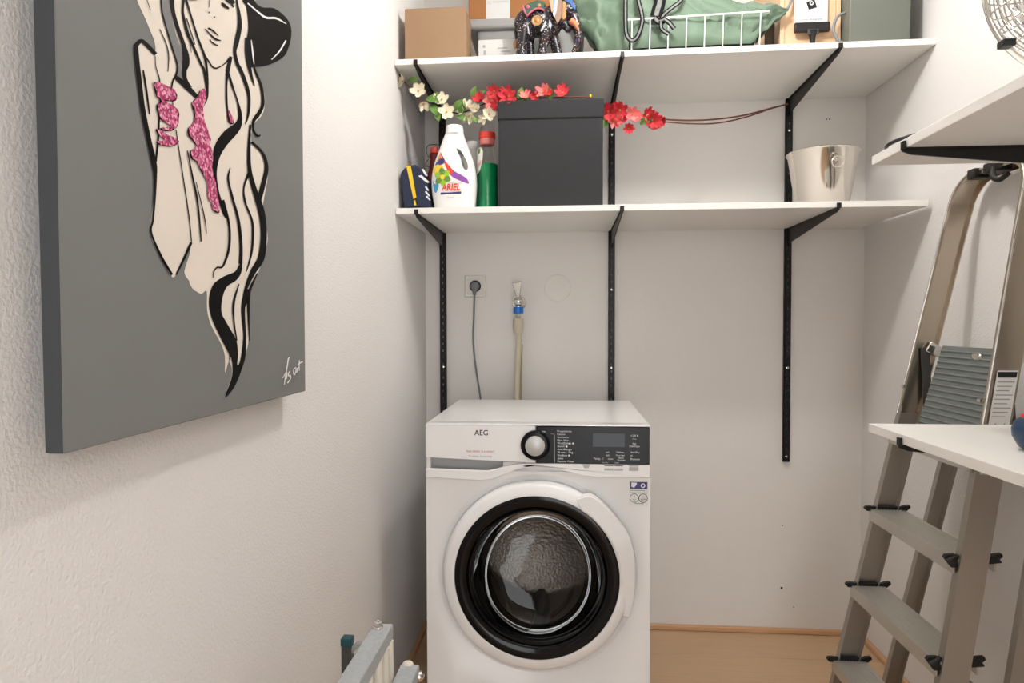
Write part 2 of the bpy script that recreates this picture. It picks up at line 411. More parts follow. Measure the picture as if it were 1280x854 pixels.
# side shelves on the right wall
SX, SY0, SY1 = 1.126, -1.056, -2.2
ZRU, ZRL = 1.429, .894
board('shelf_board', 'white side shelf on the ladder wall, carrying the chrome fan', (SX, SY1, ZRU), (RW-.001, SY0, ZRU+TH))
board('shelf_board', 'white side shelf at worktop height in front of the stepladder', (SX, SY1, ZRL), (RW-.001, SY0, ZRL+TH))
for yy, n in ((-1.19, 'beside the stepladder'), (-1.95, 'farther from the stepladder')):
    rail('black slotted upright on the ladder wall, '+n, RW-.0005, yy, .5, 1.55, 'right')
    for zt, q in ((ZRU, 'under the side shelf that carries the fan'), (ZRL, 'under the side shelf at worktop height')):
        bracket('black metal bracket %s, %s' % (q, n), RW-.0155, yy, zt, .425, -PI/2)

# ================================================================== washing machine
WX, WY, WH = .4405, -.685, .847      # centre of the front, front plane, height
wm = thing('washing_machine', 'white front-loading washing machine with black control panel on the floor', 'washing machine', (WX, WY+.3, 0))
HW = .2975
def wl(u, v, d): return Vector((WX+u, WY+d, v))      # u across, v height, d into the machine
CZ = .447
# front sheet with round opening and stepped recess
n = 96; mb = MB(); x0, x1, z0, z1 = -HW, HW, .075, .722
def rect_pt(t):
    c, s = math.cos(t), math.sin(t); k = 1e9
    if c > 1e-9: k = min(k, x1/c)
    if c < -1e-9: k = min(k, x0/c)
    if s > 1e-9: k = min(k, (z1-CZ)/s)
    if s < -1e-9: k = min(k, (z0-CZ)/s)
    return (c*k, CZ+s*k)
angs = sorted([2*PI*j/n for j in range(n)]+[math.atan2(b-CZ, a) % (2*PI) for a in (x0, x1) for b in (z0, z1)]); n = len(angs)
rings = [[wl(*rect_pt(t), 0) for t in angs]]
for r, d in ((.2665, 0), (.2655, .001), (.257, .008), (.2535, .009), (.225, .012), (.222, .04)):
    rings.append([wl(r*math.cos(t), CZ+r*math.sin(t), d) for t in angs])
vv = [p for q in rings for p in q]; ff = []
for i in range(len(rings)-1):
    for j in range(n): ff.append((i*n+j, i*n+(j+1) % n, (i+1)*n+(j+1) % n, (i+1)*n+j))
mb.add(vv, ff).build('front_panel', 'white_enamel', wm, smooth=True)
# cabinet
MB().box(wl(-HW, .022, .003), wl(-HW+.012, .822, .575)).box(wl(HW-.012, .022, .003), wl(HW, .822, .575)).box(wl(-HW, .022, .563), wl(HW, .822, .575)).box(wl(-HW, .022, .003), wl(HW, .04, .575)).build('cabinet', 'white_enamel', wm, bevel=.003)
MB().box(wl(-HW, .024, .004), wl(HW, .073, .02)).build('plinth', 'white_plastic', wm, bevel=.003)
for sx in (-1, 1):
    for d in (.05, .53): MB().cyl(wl(sx*.25, 0, d), wl(sx*.25, .024, d), .02).build('foot', 'black_plastic', wm, smooth=True)
MB().box(wl(-HW, .824, .0305), wl(HW, WH, .572)).box(wl(-HW, .8442, -.005), wl(HW, WH, .04)).build('lid', 'white_enamel', wm, bevel=.0016, merge=False)
MB().box(wl(-.09, .714, .0065), wl(HW-.012, .7445, .02)).build('crossbar', 'white_enamel', wm)
# fascia pieces
def arc(r, a0, a1, k=14): return [(r*math.cos(math.radians(a0+(a1-a0)*i/k)), CZ+r*math.sin(math.radians(a0+(a1-a0)*i/k))) for i in range(k+1)]
dpoly = [(-HW, .757), (-.06, .748), (-.003, .746), (-.003, .8438), (-HW, .8438)]
MB().prism(dpoly, wl, -.006, .03).build('drawer_front', 'white_plastic', wm, bevel=.003)
lpoly = [(-HW, .7015), (-.155, .6955), (-.115, .701), (-.085, .7125), (-.05, .7275), (0, .737), (.05, .7305), (.085, .7215), (.115, .7135), (.15, .7095), (HW, .7095), (HW, .7445), (-.002, .7445), (-.035, .7435), (-.075, .737), (-.13, .7225), (-HW, .7265)]
MB().prism(lpoly, wl, -.006, .006).build('lower_fascia', 'white_plastic', wm, bevel=.0022)
MB().box(wl(-HW+.004, .715, .028), wl(0, .77, .034)).build('handle_recess', 'grey_recess', wm)
cp = MB().box(wl(0, .7455, -.0062), wl(HW-.002, .8430, .02)).build('control_panel', 'panel_black', wm, bevel=.0015)
MB().box(wl(.148, .791, -.0068), wl(.231, .826, -.006)).build('display_window', 'display', cp)
MB().lathe(wl(-.003, .794, -.004), (0, -1, 0), [(.0385, 0), (.0385, .014), (.036, .0165), (.027, .0165), (.026, .014)], 64, cap1=True).build('dial_ring', 'panel_black', wm, smooth=True)
MB().lathe(wl(-.003, .794, -.018), (0, -1, 0), [(.0258, 0), (.0256, .012), (.0245, .0135), (0, .0135)], 64).build('dial_knob', 'knob_silver', wm, smooth=True)
tf = lambda ox, oz, d=-.0064: (lambda x, y: wl(ox+x, oz+y, d))
tb = MB()
for i, s in enumerate(('Programmes', 'Katoen', 'Synthetica', 'Fijne Was', 'Wol/Zijde', 'Stoom', 'Anti-Allergie', '20 min. - 3 kg', 'Outdoor', 'Jeans', 'Machine Clean')):
    text(tb, s, .0074, tf(.055, .8285-i*.0080), 'L')
for ox, oz in ((.088, .7965), (.096, .7965), (.079, .7885), (.086, .7645)):
    tb.lathe(wl(ox, oz+.002, -.0064), (0, -1, 0), [(.0026, 0), (.0026, .0003), (0, .0003)], 12)
tb.box(wl(.0470, .747, -.0065), wl(.0477, .822, -.0063)); text(tb, 'Auto', .0052, tf(.019, .828)); tb.box(wl(.038, .823, -.0065), wl(.046, .8236, -.0063))
for s, ox, oz, sz in (('1:28 h', .256, .818, .0082), ('Pauze', .256, .811, .0042), ('Aan', .256, .798, .0066), ('Start/Uit', .256, .791, .0076), ('Soft Plus', .258, .775, .0066), ('ok', .249, .767, .006), ('Remote', .258, .757, .0074),
                      ('Vlekken', .219, .775, .0062), ('Voorwas', .219, .767, .0062), ('Extra', .222, .760, .0064), ('Spoelen', .222, .7545, .0064), ('min', .187, .775, .006), ('rpm', .187, .767, .006), ('t/min', .194, .757, .0066), ('Temp. C', .163, .757, .0076), ('Time Save', .180, .748, .004), ('Opties', .210, .748, .004)):
    text(tb, s, sz, tf(ox, oz))
tb.build('panel_lettering', 'print_white', cp)['kind'] = 'stuff'
text(MB(), 'AEG', .0205, tf(-.147, .8175, -.0063), sx=.95, bold=.012).build('brand_lettering', 'print_black', wm)
text(MB(), '7000 SERIES | LAVAMAT', .0074, tf(-.15, .7715, -.0063)).build('series_lettering', 'print_red', wm)
text(MB(), 'ProSteam Technology', .0070, tf(-.15, .7595, -.0063), shear=.2).build('steam_lettering', 'print_grey', wm)
# touch keys under the panel
for u, wd in ((.131, .021),):
    MB().prism([(u-wd/2, .7435), (u+wd/2, .7435), (u+wd/4, .734), (u-wd/4, .734)], wl, -.0072, -.004).build('indicator_key', 'grey_recess', wm, bevel=.001)
for u, wd, k in ((.190, .024, 1), (.2155, .022, 1), (.2545, .024, 3)):
    b = MB().box(wl(u-wd/2, .7405, -.0068), wl(u+wd/2, .7425, -.004))
    b.build('key_mark', 'print_black' if k == 1 else 'print_grey', wm)
    MB().box(wl(u-wd/2, .7285, -.0068), wl(u+wd/2, .7385 if k == 3 else .734, -.004)).build('key_legend', 'grey_recess', wm, bevel=.0005)
# stickers
st = MB().box(wl(.2435, .635, -.0008), wl(.2925, .700, .0002)).build('energy_sticker', 'paper_white', wm)
MB().box(wl(.2455, .680, -.0012), wl(.2905, .6985, -.0007)).build('blue_band', 'label_violet', st)
b = MB().prism([(.249, .6965), (.263, .6965), (.263, .692), (.256, .683), (.249, .686)], wl, -.0016, -.0011); b.lathe(wl(.279, .689, -.0011), (0, -1, 0), [(.006, 0), (.006, .0005), (.0035, .0005)], 16); b.box(wl(.2455, .6752, -.0012), wl(.289, .6775, -.0008))
b.build('band_emblem', 'print_white', st)
for ua, ub, z_ in ((.246, .290, .6685), (.2465, .284, .6750), (.257, .281, .6405)): MB().box(wl(ua, z_, -.0013), wl(ub, z_+.002, -.0008)).build('fine_print', 'print_grey', st)
for u, mt in ((.2565, 'label_green'), (.2795, 'print_black')):
    b = MB().lathe(wl(u, .6555, -.0008), (0, -1, 0), [(.0118, 0), (.0118, .0006), (.0104, .0006), (.0104, 0)], 28)
    text(b, 'A' if mt == 'print_black' else '2', .008, tf(u, .6565, -.0012)); text(b, '8899' if mt == 'print_black' else 'eco', .0065, tf(u, .650, -.0012)); b.build('round_emblem', mt, st)
# drum and seal
MB().lathe(wl(0, CZ, 0), (0, 1, 0), [(.222, .04), (.215, .06), (.19, .075), (.186, .09), (.205, .10), (.235, .11)], 64).build('door_seal', 'rubber_grey', wm, smooth=True)
MB().lathe(wl(0, CZ, 0), (0, 1, 0), [(.235, .112), (.24, .14), (.24, .42), (.22, .44), (0, .45)], 72).build('drum', 'drum_steel', wm, smooth=True)
for a in (30, 150, 270):
    c, s = math.cos(math.radians(a)), math.sin(math.radians(a)); p = lambda rr, tt, d: wl(rr*c-tt*s, CZ+rr*s+tt*c, d)
    MB().hexa([p(.24, -.03, .14), p(.24, .03, .14), p(.24, .03, .4), p(.24, -.03, .4), p(.185, -.01, .17), p(.185, .01, .17), p(.185, .01, .37), p(.185, -.01, .37)]).build('drum_paddle', 'rubber_grey', wm, bevel=.006)
# door
dc = wl(0, CZ, 0)
door = MB().lathe(dc, (0, 1, 0), [(.214, .02), (.250, .006), (.2505, -.012), (.247, -.024), (.239, -.030), (.222, -.034), (.2175, -.034), (.2165, -.030), (.214, -.02), (.214, .02)], 96).build('door', 'white_plastic', wm, smooth=True)
MB().lathe(dc, (0, 1, 0), [(.2165, .0), (.2165, -.0315), (.205, -.0335), (.190, -.030), (.183, -.024), (.181, .0), (.2165, .0)], 96).build('door_trim', 'ring_black', door, smooth=True)
MB().lathe(dc, (0, 1, 0), [(.1815, -.022), (.1795, -.0265), (.1755, -.0265), (.1725, -.018), (.170, .0), (.178, .012)], 96).build('glass_rim', 'ring_black', door, smooth=True)
gl = MB(); prof = [(.173, -.020), (.171, .0), (.166, .035), (.155, .07), (.138, .098), (.115, .112), (.06, .116), (0, .117)]
nn = 64; v = []; f = []
for r, h in prof:
    for j in range(nn):
        t = 2*PI*j/nn; hh = h*(1+.38*math.sin(t)*(r/.173)) if h > 0 else h
        v.append(dc+Vector((r*math.cos(t), hh, r*math.sin(t)*(1 if r > .15 else .62+.38*max(0, (r-.115)/.035)))))
for i in range(len(prof)-1):
    for j in range(nn): f.append((i*nn+j, i*nn+(j+1) % nn, (i+1)*nn+(j+1) % nn, (i+1)*nn+j))
gl.add(v, f).build('door_bowl', 'door_glass', door, smooth=True)
# handle: raised lip on the upper right of the door ring
hout = [(p.x, p.y) for p in cat_rom([(.1365, .2233, 0), (.159, .213, 0), (.1996, .172, 0), (.2395, .118, 0), (.2535, .066, 0), (.2555, 0, 0), (.2525, -.05, 0), (.2440, -.10, 0)], 5)]
hin = [(.221*math.cos(math.radians(t)), .221*math.sin(math.radians(t))) for t in range(-24, 58, 6)]+[(.1176, .185), (.106, .214)]
def hfn(u, v_, d): return wl(u, CZ+v_, -.025-.0225*min(1, max(0, (v_+.10)/.2)) if d < 0 else -.008)
MB().prism(hout+hin, hfn, -1, 1).build('door_handle', 'white_plastic', door, bevel=.003, seg=3)

# ================================================================== painting
CB0, CB1 = .0225, .016
PX0 = .040      # front plane of the canvas
CW0, CW1, CZ0, CZ1 = -1.852, -1.246, .989, 1.889
pt = thing('painting', 'grey canvas painting of a long-haired woman in a black hat on the wall', 'painting', (0, -1.549, CZ0))
p_bl = at(80, 568, 0, PX0); p_br = at(382, 489, 0, PX0); p_tl = at(68, 0, 0, PX0)
MB().hexa([(CB0, p_bl.y, p_bl.z), (PX0, p_bl.y, p_bl.z), (PX0, p_br.y, p_br.z), (CB0, p_br.y, p_br.z),
           (CB1, p_bl.y, CZ1), (PX0, p_bl.y, CZ1), (PX0, p_br.y, CZ1), (CB1, p_br.y, CZ1)]).build('canvas', 'canvas_grey', pt, bevel=.0015)
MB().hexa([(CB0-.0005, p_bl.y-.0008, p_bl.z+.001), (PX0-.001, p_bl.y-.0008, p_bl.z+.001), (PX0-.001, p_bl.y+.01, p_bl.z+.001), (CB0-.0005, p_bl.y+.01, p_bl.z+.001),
           (CB1-.0005, p_bl.y-.0008, CZ1-.001), (PX0-.001, p_bl.y-.0008, CZ1-.001), (PX0-.001, p_bl.y+.01, CZ1-.001), (CB1-.0005, p_bl.y+.01, CZ1-.001)]).build('canvas_edge_shaded', 'canvas_side_shaded', pt)  # near edge coloured darker than the canvas to stand for its shade
MB().box((.0008, -1.72, 1.80), (CB1+.006, -1.38, 1.83)).build('hanging_batten', 'light_wood', pt)
def art(layer): return lambda x, y: at(x, y, 0, PX0)+Vector((.0004*layer, 0, 0))
def poly_art(mb, pts, layer, k=5):
    q = [(p.x, p.y) for p in cat_rom([(a, b, 0) for a, b in pts], k, True)] if k > 1 else pts
    mb.flat(q, art(layer))
def stroke(mb, pts, layer, w=None, k=6):
    P = cat_rom([(p[0], p[1], p[2] if len(p) > 2 else w) for p in pts], k); L = []; R = []
    for i, p in enumerate(P):
        t = Vector((P[min(i+1, len(P)-1)].x-P[max(i-1, 0)].x, P[min(i+1, len(P)-1)].y-P[max(i-1, 0)].y, 0))
        if t.length < 1e-6: t = Vector((1, 0, 0))
        nn_ = Vector((-t.y, t.x, 0)).normalized()*max(.3, p.z)/2
        L.append(art(layer)(p.x+nn_.x, p.y+nn_.y)); R.append(art(layer)(p.x-nn_.x, p.y-nn_.y))
    mb.strip(L, R)
skin = MB()
poly_art(skin, [(166,-25),(170.8,0),(181.6,24.4),(188,40),(192.8,52.5),(193.5,64),(184,55),(174,51),(168,58),(169,75),(173,110),(178,145),(185,178),(191,208),(193,222),(191.5,250),(187.7,290.8),(200,321),(213,344),(216.6,346.3),(220,343),(230,321),(238,304),(236.5,318),(230,340),(236,351),(236.5,354),(240.5,361),(246,365),(251.7,367.4),(258,364),(258.5,388),(263.8,407.5),(275,428),(280.6,445),(281,466),(286,452),(289.6,469),(280,497),(292,484),(302,462),(307.8,439),(310.6,422),(310,383),(312.5,362.5),(322,342),(332.6,309),(334,292),(329,262),(329,252),(335,215),(330,195),(314,176),(317,156),(325.6,146),(330,135.6),(330,117),(325,102.8),(319,86),(312,60),(310,20),(316,-25)], 1, 3)
skin.build('painted_skin', 'paint_cream', pt, fix=False)
gr = MB(); poly_art(gr, [(200,-25),(201,0),(202,17),(208,39),(215,62),(220.5,80),(220,92.5),(229,101),(225.6,84),(227.5,66),(220,45),(211,11),(210,-10),(210,-25)], 2, 3); gr.build('painted_background_gap', 'paint_grey', pt, fix=False)
bk = MB()
poly_art(bk, [(303,-25),(302,0),(307,9),(309.5,35),(306.5,55),(308,82),(319,83.6),(335,81),(353.7,71),(361,56),(363.6,42),(362,31),(355.6,20.6),(341.6,10.3),(326.6,9),(317,0),(312,-25)], 3, 4)
poly_art(bk, [(301.4,143),(301.4,155.6),(296,166.6),(283.4,180.6),(274,196),(270,215),(271.7,233.7),(275.6,249),(283.4,269.7),(278.7,269.7),(269.4,241.6),(265.5,218),(264.7,194.7),(269.4,177.5),(280,163.4),(292.8,154),(297.5,146)], 3, 4)
poly_art(bk, [(301.6,328),(300.5,341),(293.7,351),(282.5,358.7),(276.9,373.7),(276,390.6),(281.5,402),(289,415),(294.7,426),(296.5,443),(295.6,456),(299.4,450.6),(303,424),(302,405.6),(300.3,387),(302,373.7),(305,364),(311,362),(309.7,375.6),(305.5,385),(306,405.6),(307,424),(306,445),(302,460),(292,484),(279.9,497),(289.6,469),(287.4,446),(282.3,466),(285.6,446),(281.5,435.6),(273,418.7),(263.7,398),(260,377.5),(264.7,357),(276.9,346.5),(292,340),(297,333)], 3, 4)
S = [
 [(167.5,59,6),(174,51.5,5),(180,54,5),(193.5,68,5)],
 [(168.5,58,6),(170,75,6),(174,110,6),(178,140,6),(185,175,6),(191.5,205,6.5),(193,222,4),(192,250,3),(190,275,2.5),(188,291,2.2),(200,320,3.2),(214,343.5,3)],
 [(198,140,2),(196.7,171,2.5),(193.6,202,2.5)], [(238,303,3.5),(229,323,3),(219,343.5,2)],
 [(177.8,88,2),(181.6,112,2.6),(185.8,143,1.6)], [(180.6,-5,1),(187,13,.8)], [(198.4,36.5,1),(207,56,1.3),(209.7,71,1.3),(208.7,89.7,.8)],
 [(192.8,70,1),(193.5,83,1),(197.5,96,1.4),(198.6,104,1.6)],
 [(199.5,-25,2),(200.5,8,2),(203,22,2),(208,40,2),(214,60,2.2),(220,80,2),(219.5,92,2.2),(215,101,2),(213,112,1.6)],
 [(214.5,126,1),(215,134,1)], [(218.6,162,1.2),(222.5,187,1.2),(228.7,227.5,1.3),(235,270,1.3),(238.4,303,1.2)],
 [(213.4,-25,6),(213.4,0,6),(215.3,16,5),(221,35.6,5),(227.5,54,5),(231,69,8),(231,80,9),(229.4,88,6),(230,98,5),(235,106,3),(239,108.5,.8)],
 [(218,96,5),(229.4,105.6,7),(244.8,121,5)],
 [(228.4,-25,3),(228,0,3),(227.5,17,3),(233,41,4),(239.7,56,3),(250,80,3),(253.7,87,3),(256.5,102,3.4),(257.5,110,4),(256.5,123,4),(250,137,2)],
 [(231,-3,3),(232,2,3),(237.8,20.6,2.2),(246,47,2.5),(253.7,67.5,3),(256.5,80,3),(258,98,3),(258,112,3)],
 [(253.7,67.5,2),(262,80,1.6),(265,84,1.7),(270.6,85,1.7),(280,79.4,1.6),(288,71,4)],
 [(235,45,1),(238,65.6,.8)], [(232,23,1.4),(242.5,56,1)], [(229,-3,6),(245,-2,5)],
 [(261,-5,1),(260.5,9,.9)], [(259.9,15.5,2),(261.3,15.6,2)], [(266.3,21.4,2),(267.7,21.6,2)],
 [(259,35,1.8),(263,37,1.9),(268,41,1.5),(271.7,45,1)], [(255,36,1),(262,43.5,1.8),(267,48,2.2),(271,50,2.2),(275,50.5,1)], [(261,49,1),(265,54,1.5),(271,57,1.6)],
 [(276,3,1),(278.8,6.5,4),(285,11,2.2)], [(281,-4,6),(287,1,7),(292,4,3)], [(288,4,2),(291,9,1.6)],
 [(294.7,-25,2),(294.7,0,2),(297.5,17,4),(298.4,33,5.5),(294.7,52.5,6),(292.3,64.7,4),(295.6,80,4.5),(299.4,87,4.5),(306,104,4.5),(310,120.6,4),(309.7,137.5,3.4),(307.8,149,2),(305.3,155,1)],
 [(307,47,4),(307,65.6,4),(309.7,80,5),(313.4,96,3),(317,107.5,1.2)],
 [(314.4,75.6,2),(318,88.7,2.5),(324.7,105.6,3.5),(327.3,121.5,4),(326.6,133.7,4.4),(321,144,5),(316,151,4),(315.6,162,2.5),(320,169.5,2.5),(324.5,169,2)],
 [(288,71,3),(284.4,84,5),(282,103,2.5),(282,126,2.5),(283.4,140,2),(285.8,152.5,1.5)],
 [(284.4,91.6,3),(290,110,2.5),(294.7,123.4,1.8),(298.4,139,4),(299,150,5)],
 [(277,250,4),(284,275,3),(286,295,3),(284,314.7,3),(277,333,2.5),(270,334.4,2),(265.8,340,1.5),(265.8,347,1)],
 [(286.6,210,1),(284,224,2.5),(289.7,249,3),(296.7,275,3.5),(300,306,4),(299.5,330,4.5)],
 [(311.6,155.6,2.5),(310,187,4),(310.8,212,5),(316,234,6),(324,258.7,8),(327.7,278,8),(328.4,299,8),(325,323,8.5),(315,340,7),(306.6,359.7,4),(303,377,3)],
 [(320.6,341.4,1.5),(312,359.7,3.5),(309.4,372,4),(309.7,405.6,2),(310.6,426,1)],
 [(310.8,215,4),(303.7,233.7,2),(305.3,253,2.5),(313.6,275,2.5),(315,295,3),(312.9,317.5,2.5),(306.6,340,1)],
 [(313,177.5,3),(327,191.6,3.5),(331.9,210,5),(327,233.7,6),(322.5,250,6)],
 [(232.6,188,1.3),(238,215,2),(244.4,246,2.4),(247.5,269.7,2),(250,302,1.5)], [(243.6,227.5,1),(253.7,269.7,1.4),(257,292,.6)],
 [(297.5,355,1.2),(291,377.5,3),(291,400,2),(294.7,426,1.5)]]
for i, s_ in enumerate(S): stroke(bk, s_, 3+.03*i)
bk.build('painted_outlines', 'paint_black', pt, fix=False, merge=False)
wt = MB()
for s_ in ([(308,4,1.5),(321,15,2),(331,22,2.6),(344,23,2.4),(356.5,30,.8)], [(356,50.6,1.8),(348,64,1.8),(338,74.5,1)], [(312.5,50,1),(314.4,66,2),(316,80,1)]): stroke(wt, s_, 5)
wt.build('painted_highlights', 'paint_white', pt, fix=False)
gb = MB()
G = [[(191.4,102),(198.4,103),(217,113),(219,122.5),(214.4,126),(201,124),(194.7,119.7),(192,110)],
     [(194.7,130),(205,127),(221,137.5),(221.4,147),(221,153),(217.8,160),(211.6,157),(199,148),(196.7,141.5)],
     [(198.4,122),(204,124),(207,130),(201,131)],
     [(193.6,160),(202,165),(219.4,173.6),(221,177.5),(213,182.5),(199,180.6),(194.4,176),(205,175.4),(196.7,168)],
     [(199,159.5),(208,158.6),(216,159),(213,163),(203,163)],
     [(248.6,113),(255.6,110),(256.6,122.5),(252,134.7),(252.8,145),(253.7,151.7),(260,169.7),(262,173.6),(260,180.6),(264,190),(264,213.4),(269.4,235),(272.5,260),(271,265.8),(264,262),(262,252.5),(258.4,248),(257,227.5),(250.6,213.4),(244.4,201),(239,198.6),(236.6,188.4),(245,181.4),(235,169.7),(234,160),(241,153),(242,145),(241.6,139),(238.7,128),(247,119.7)],
     [(283.4,137.5),(287,141),(290,150),(289.7,154.5),(285,152.5)]]
gk = MB(); jr = random.Random(5)
def jag(q):
    out = []
    for i, p in enumerate(q):
        n_ = q[(i+1) % len(q)]
        for t in (0, .33, .66): out.append((p[0]+(n_[0]-p[0])*t+jr.uniform(-.7, .7), p[1]+(n_[1]-p[1])*t+jr.uniform(-.7, .7)))
    return out
for q in G:
    cx_ = sum(p[0] for p in q)/len(q)
    poly_art(gk, [(p[0]-1.1 if p[0] < cx_ else p[0]+.3, p[1]+.7) for p in q], 4.6, 2); poly_art(gb, jag(q), 5.2, 1)
gk.build('glitter_outline', 'paint_black', pt, fix=False, merge=False); gb.build('glitter_ribbons', 'glitter', pt, fix=False, merge=False)  # dark outline painted around the glitter shapes
sg = MB()
for s_ in ([(361,447,1),(359,449,1.6),(357.6,458,1.5),(355.8,468,1.3),(354,481,1)], [(352,473,.8),(356,466,1.2),(357.4,467.5,1.2),(356.6,474,1.2)], [(361.6,464,1.2),(359.6,466,1.2),(359.4,470,1.2),(361.8,469.5,1.1),(361.4,474,1.2),(358,479,1.3)],
           [(368.6,459.5,1.2),(366,461.5,1.3),(365.6,467,1.3),(367,468.5,1.2),(368.4,464,1.1),(368.8,460.5,1),(369,466,1)], [(370,460,1.1),(370.3,465.5,1.2),(370.6,461,1.1),(372,459.5,1)], [(373,450.5,1.3),(372.6,457,1.2),(372.8,463.6,1)], [(371,455.6,1),(377.3,452,1.5)]): stroke(sg, s_, 5)
sg.build('signature', 'paint_white', pt, fix=False, merge=False)

# ================================================================== socket, tap, cover plate
so = at(594.5, 358, 1, 0)
sk = thing('wall_socket', 'white square wall socket above the washing machine', 'socket', (so.x, 0, so.z))
MB().box((so.x-.040, -.009, so.z-.040), (so.x+.040, -.0002, so.z+.040)).build('cover_frame', 'socket', sk, bevel=.003)
MB().box((so.x-.029, -.0125, so.z-.029), (so.x+.029, -.009, so.z+.029)).build('socket_insert', 'socket', sk, bevel=.002)
MB().lathe((so.x, -.0125, so.z), (0, -1, 0), [(.0215, 0), (.0215, .0012), (.019, .0012), (.0185, .0005), (0, .0005)], 32).build('socket_well', 'black_plastic', sk, smooth=True)
pg = thing('power_cord', 'grey plug and mains cord running from the socket to the washing machine', 'power cord', (so.x, -.02, so.z))
b = MB().lathe((so.x, -.0132, so.z), (0, -1, 0), [(.0165, 0), (.0165, .012), (.014, .022), (.006, .026), (0, .026)], 28); b.build('plug', 'plug_grey', pg, smooth=True)
MB().tube([(so.x, -.03, so.z-.004), (so.x, -.032, so.z-.02), (so.x, -.03, so.z-.034)], [.011, .008, .005], 12).build('strain_relief', 'plug_grey', pg, smooth=True)
MB().tube(cat_rom([(so.x, -.03, so.z-.03), (so.x-.003, -.026, so.z-.11), (so.x-.006, -.024, so.z-.2), (so.x+.004, -.03, so.z-.3), (so.x+.024, -.045, so.z-.42), (so.x+.04, -.06, so.z-.6)], 8), .0036, 8).build('cord', 'plug_grey', pg, smooth=True)
tp = at(646, 362, 1, -.05)
ta = thing('water_tap', 'chrome wall tap with blue collar above the washing machine', 'tap', (tp.x, 0, tp.z))
tz = lambda py: at(648, py, 1, -.05).z
tx = at(648, 390, 1, -.05).x
b = MB().lathe((tx, -.0002, tz(378)), (0, -1, 0), [(.026, 0), (.026, .004), (.012, .008), (.011, .05)], 28); b.build('wall_flange', 'chrome', ta, smooth=True)
MB().sphere((tx, -.05, tz(377)), .0185, 20, 14).build('valve_body', 'chrome', ta, smooth=True)
MB().hexa([(tx-.006, -.066, tz(372)), (tx+.006, -.066, tz(372)), (tx+.006, -.046, tz(372)), (tx-.006, -.046, tz(372)), (tx-.022, -.074, tz(354)), (tx+.014, -.074, tz(352)), (tx+.013, -.05, tz(351)), (tx-.02, -.05, tz(353))]).build('lever', 'chrome', ta, bevel=.003)
MB().cyl((tx, -.05, tz(379)), (tx, -.05, tz(384)), .011).build('outlet', 'chrome', ta, smooth=True)
b = MB().lathe((tx, -.05, tz(383.5)), (0, 0, -1), [(.008, 0), (.0188, .001), (.0188, .024), (.008, .025)], 14); b.build('collar', 'tap_blue', ta, bevel=.001)
hs = thing('inlet_hose', 'beige water hose with thick connector hanging from the wall tap', 'hose', (tx, -.05, tz(400)))
MB().lathe((tx, -.05, tz(394)), (0, 0, -1), [(.008, 0), (.008, .010), (.0185, .012), (.0190, .030), (.0192, .034), (.0175, .062), (.013, .069), (.0095, .071)], 28).build('connector', 'hose_beige', hs, smooth=True)
hx = lambda px: at(px, 450, 1, -.05).x
MB().tube(cat_rom([(tx, -.05, tz(415)), (tx+.001, -.05, tz(430)), (tx-.004, -.05, tz(460)), (tx-.006, -.055, tz(490)), (tx-.006, -.06, tz(540)), (tx-.004, -.07, tz(620))], 8), .0104, 14).build('hose', 'hose_beige', hs, smooth=True)
MB().tube([(tx+.009, -.04, tz(430)), (tx+.007, -.04, tz(470)), (tx+.004, -.045, tz(540))], .006, 8).build('sensor_line', 'hose_dark', hs, smooth=True)
cpx = at(697, 360, 1, 0)
tag(MB().lathe((cpx.x, -.0002, cpx.z), (0, -1, 0), [(.049, 0), (.0485, .001), (.046, .0018), (0, .0018)], 48).build('cover_plate', 'wall_smooth', off=(cpx.x, 0, cpx.z), smooth=True), 'round wall-coloured blanking plate beside the water tap', 'cover plate')

# ================================================================== things on the upper shelf
def obj_box(name, label, cat, a, b, mt, bevel=.002):
    o = MB().box(a, b).build(name, mt, off=((a[0]+b[0])/2, (a[1]+b[1])/2, a[2]), bevel=bevel); return tag(o, label, cat)
zt = ZUT(.214)
cb = thing('cardboard_box', 'plain light brown cardboard box on the upper shelf beside the painting wall', 'box', (.12, -.35, zt))
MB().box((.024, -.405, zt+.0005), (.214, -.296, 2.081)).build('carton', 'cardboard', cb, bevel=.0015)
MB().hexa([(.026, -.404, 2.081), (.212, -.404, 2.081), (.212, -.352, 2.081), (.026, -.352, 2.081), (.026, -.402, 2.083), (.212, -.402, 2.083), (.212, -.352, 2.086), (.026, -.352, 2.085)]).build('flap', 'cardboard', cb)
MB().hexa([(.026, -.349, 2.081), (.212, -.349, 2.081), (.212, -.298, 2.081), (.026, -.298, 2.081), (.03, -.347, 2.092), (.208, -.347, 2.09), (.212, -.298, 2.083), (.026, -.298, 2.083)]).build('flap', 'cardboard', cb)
zt = ZUT(.556)
tu = thing('plastic_tub', 'grey plastic storage tub with a rolled rim behind the elephant figurine', 'tub', (.39, -.18, zt))
tb_ = MB(); x0, x1, y0, y1 = .228, .556, -.275, -.03
tb_.hexa([(x0+.012, y0+.012, zt+.0005), (x1-.012, y0+.012, zt+.0005), (x1-.012, y1-.005, zt+.0005), (x0+.012, y1-.005, zt+.0005), (x0, y0, 2.075), (x1, y0, 2.075), (x1, y1, 2.075), (x0, y1, 2.075)]).build('tub_body', 'tub_grey', tu, bevel=.012, seg=4)
MB().box((x0-.028, y0-.016, 2.062), (x1+.024, y1+.004, 2.098)).build('tub_lid', 'tub_grey', tu, bevel=.012, seg=4)
bb = thing('labelled_box', 'brown cardboard box with a white printed label on top of the grey tub', 'box', (.38, -.16, 2.0985))
MB().box((.200, -.25, 2.0988), (.545, -.05, 2.33)).build('carton', 'cardboard_dark', bb, bevel=.002)
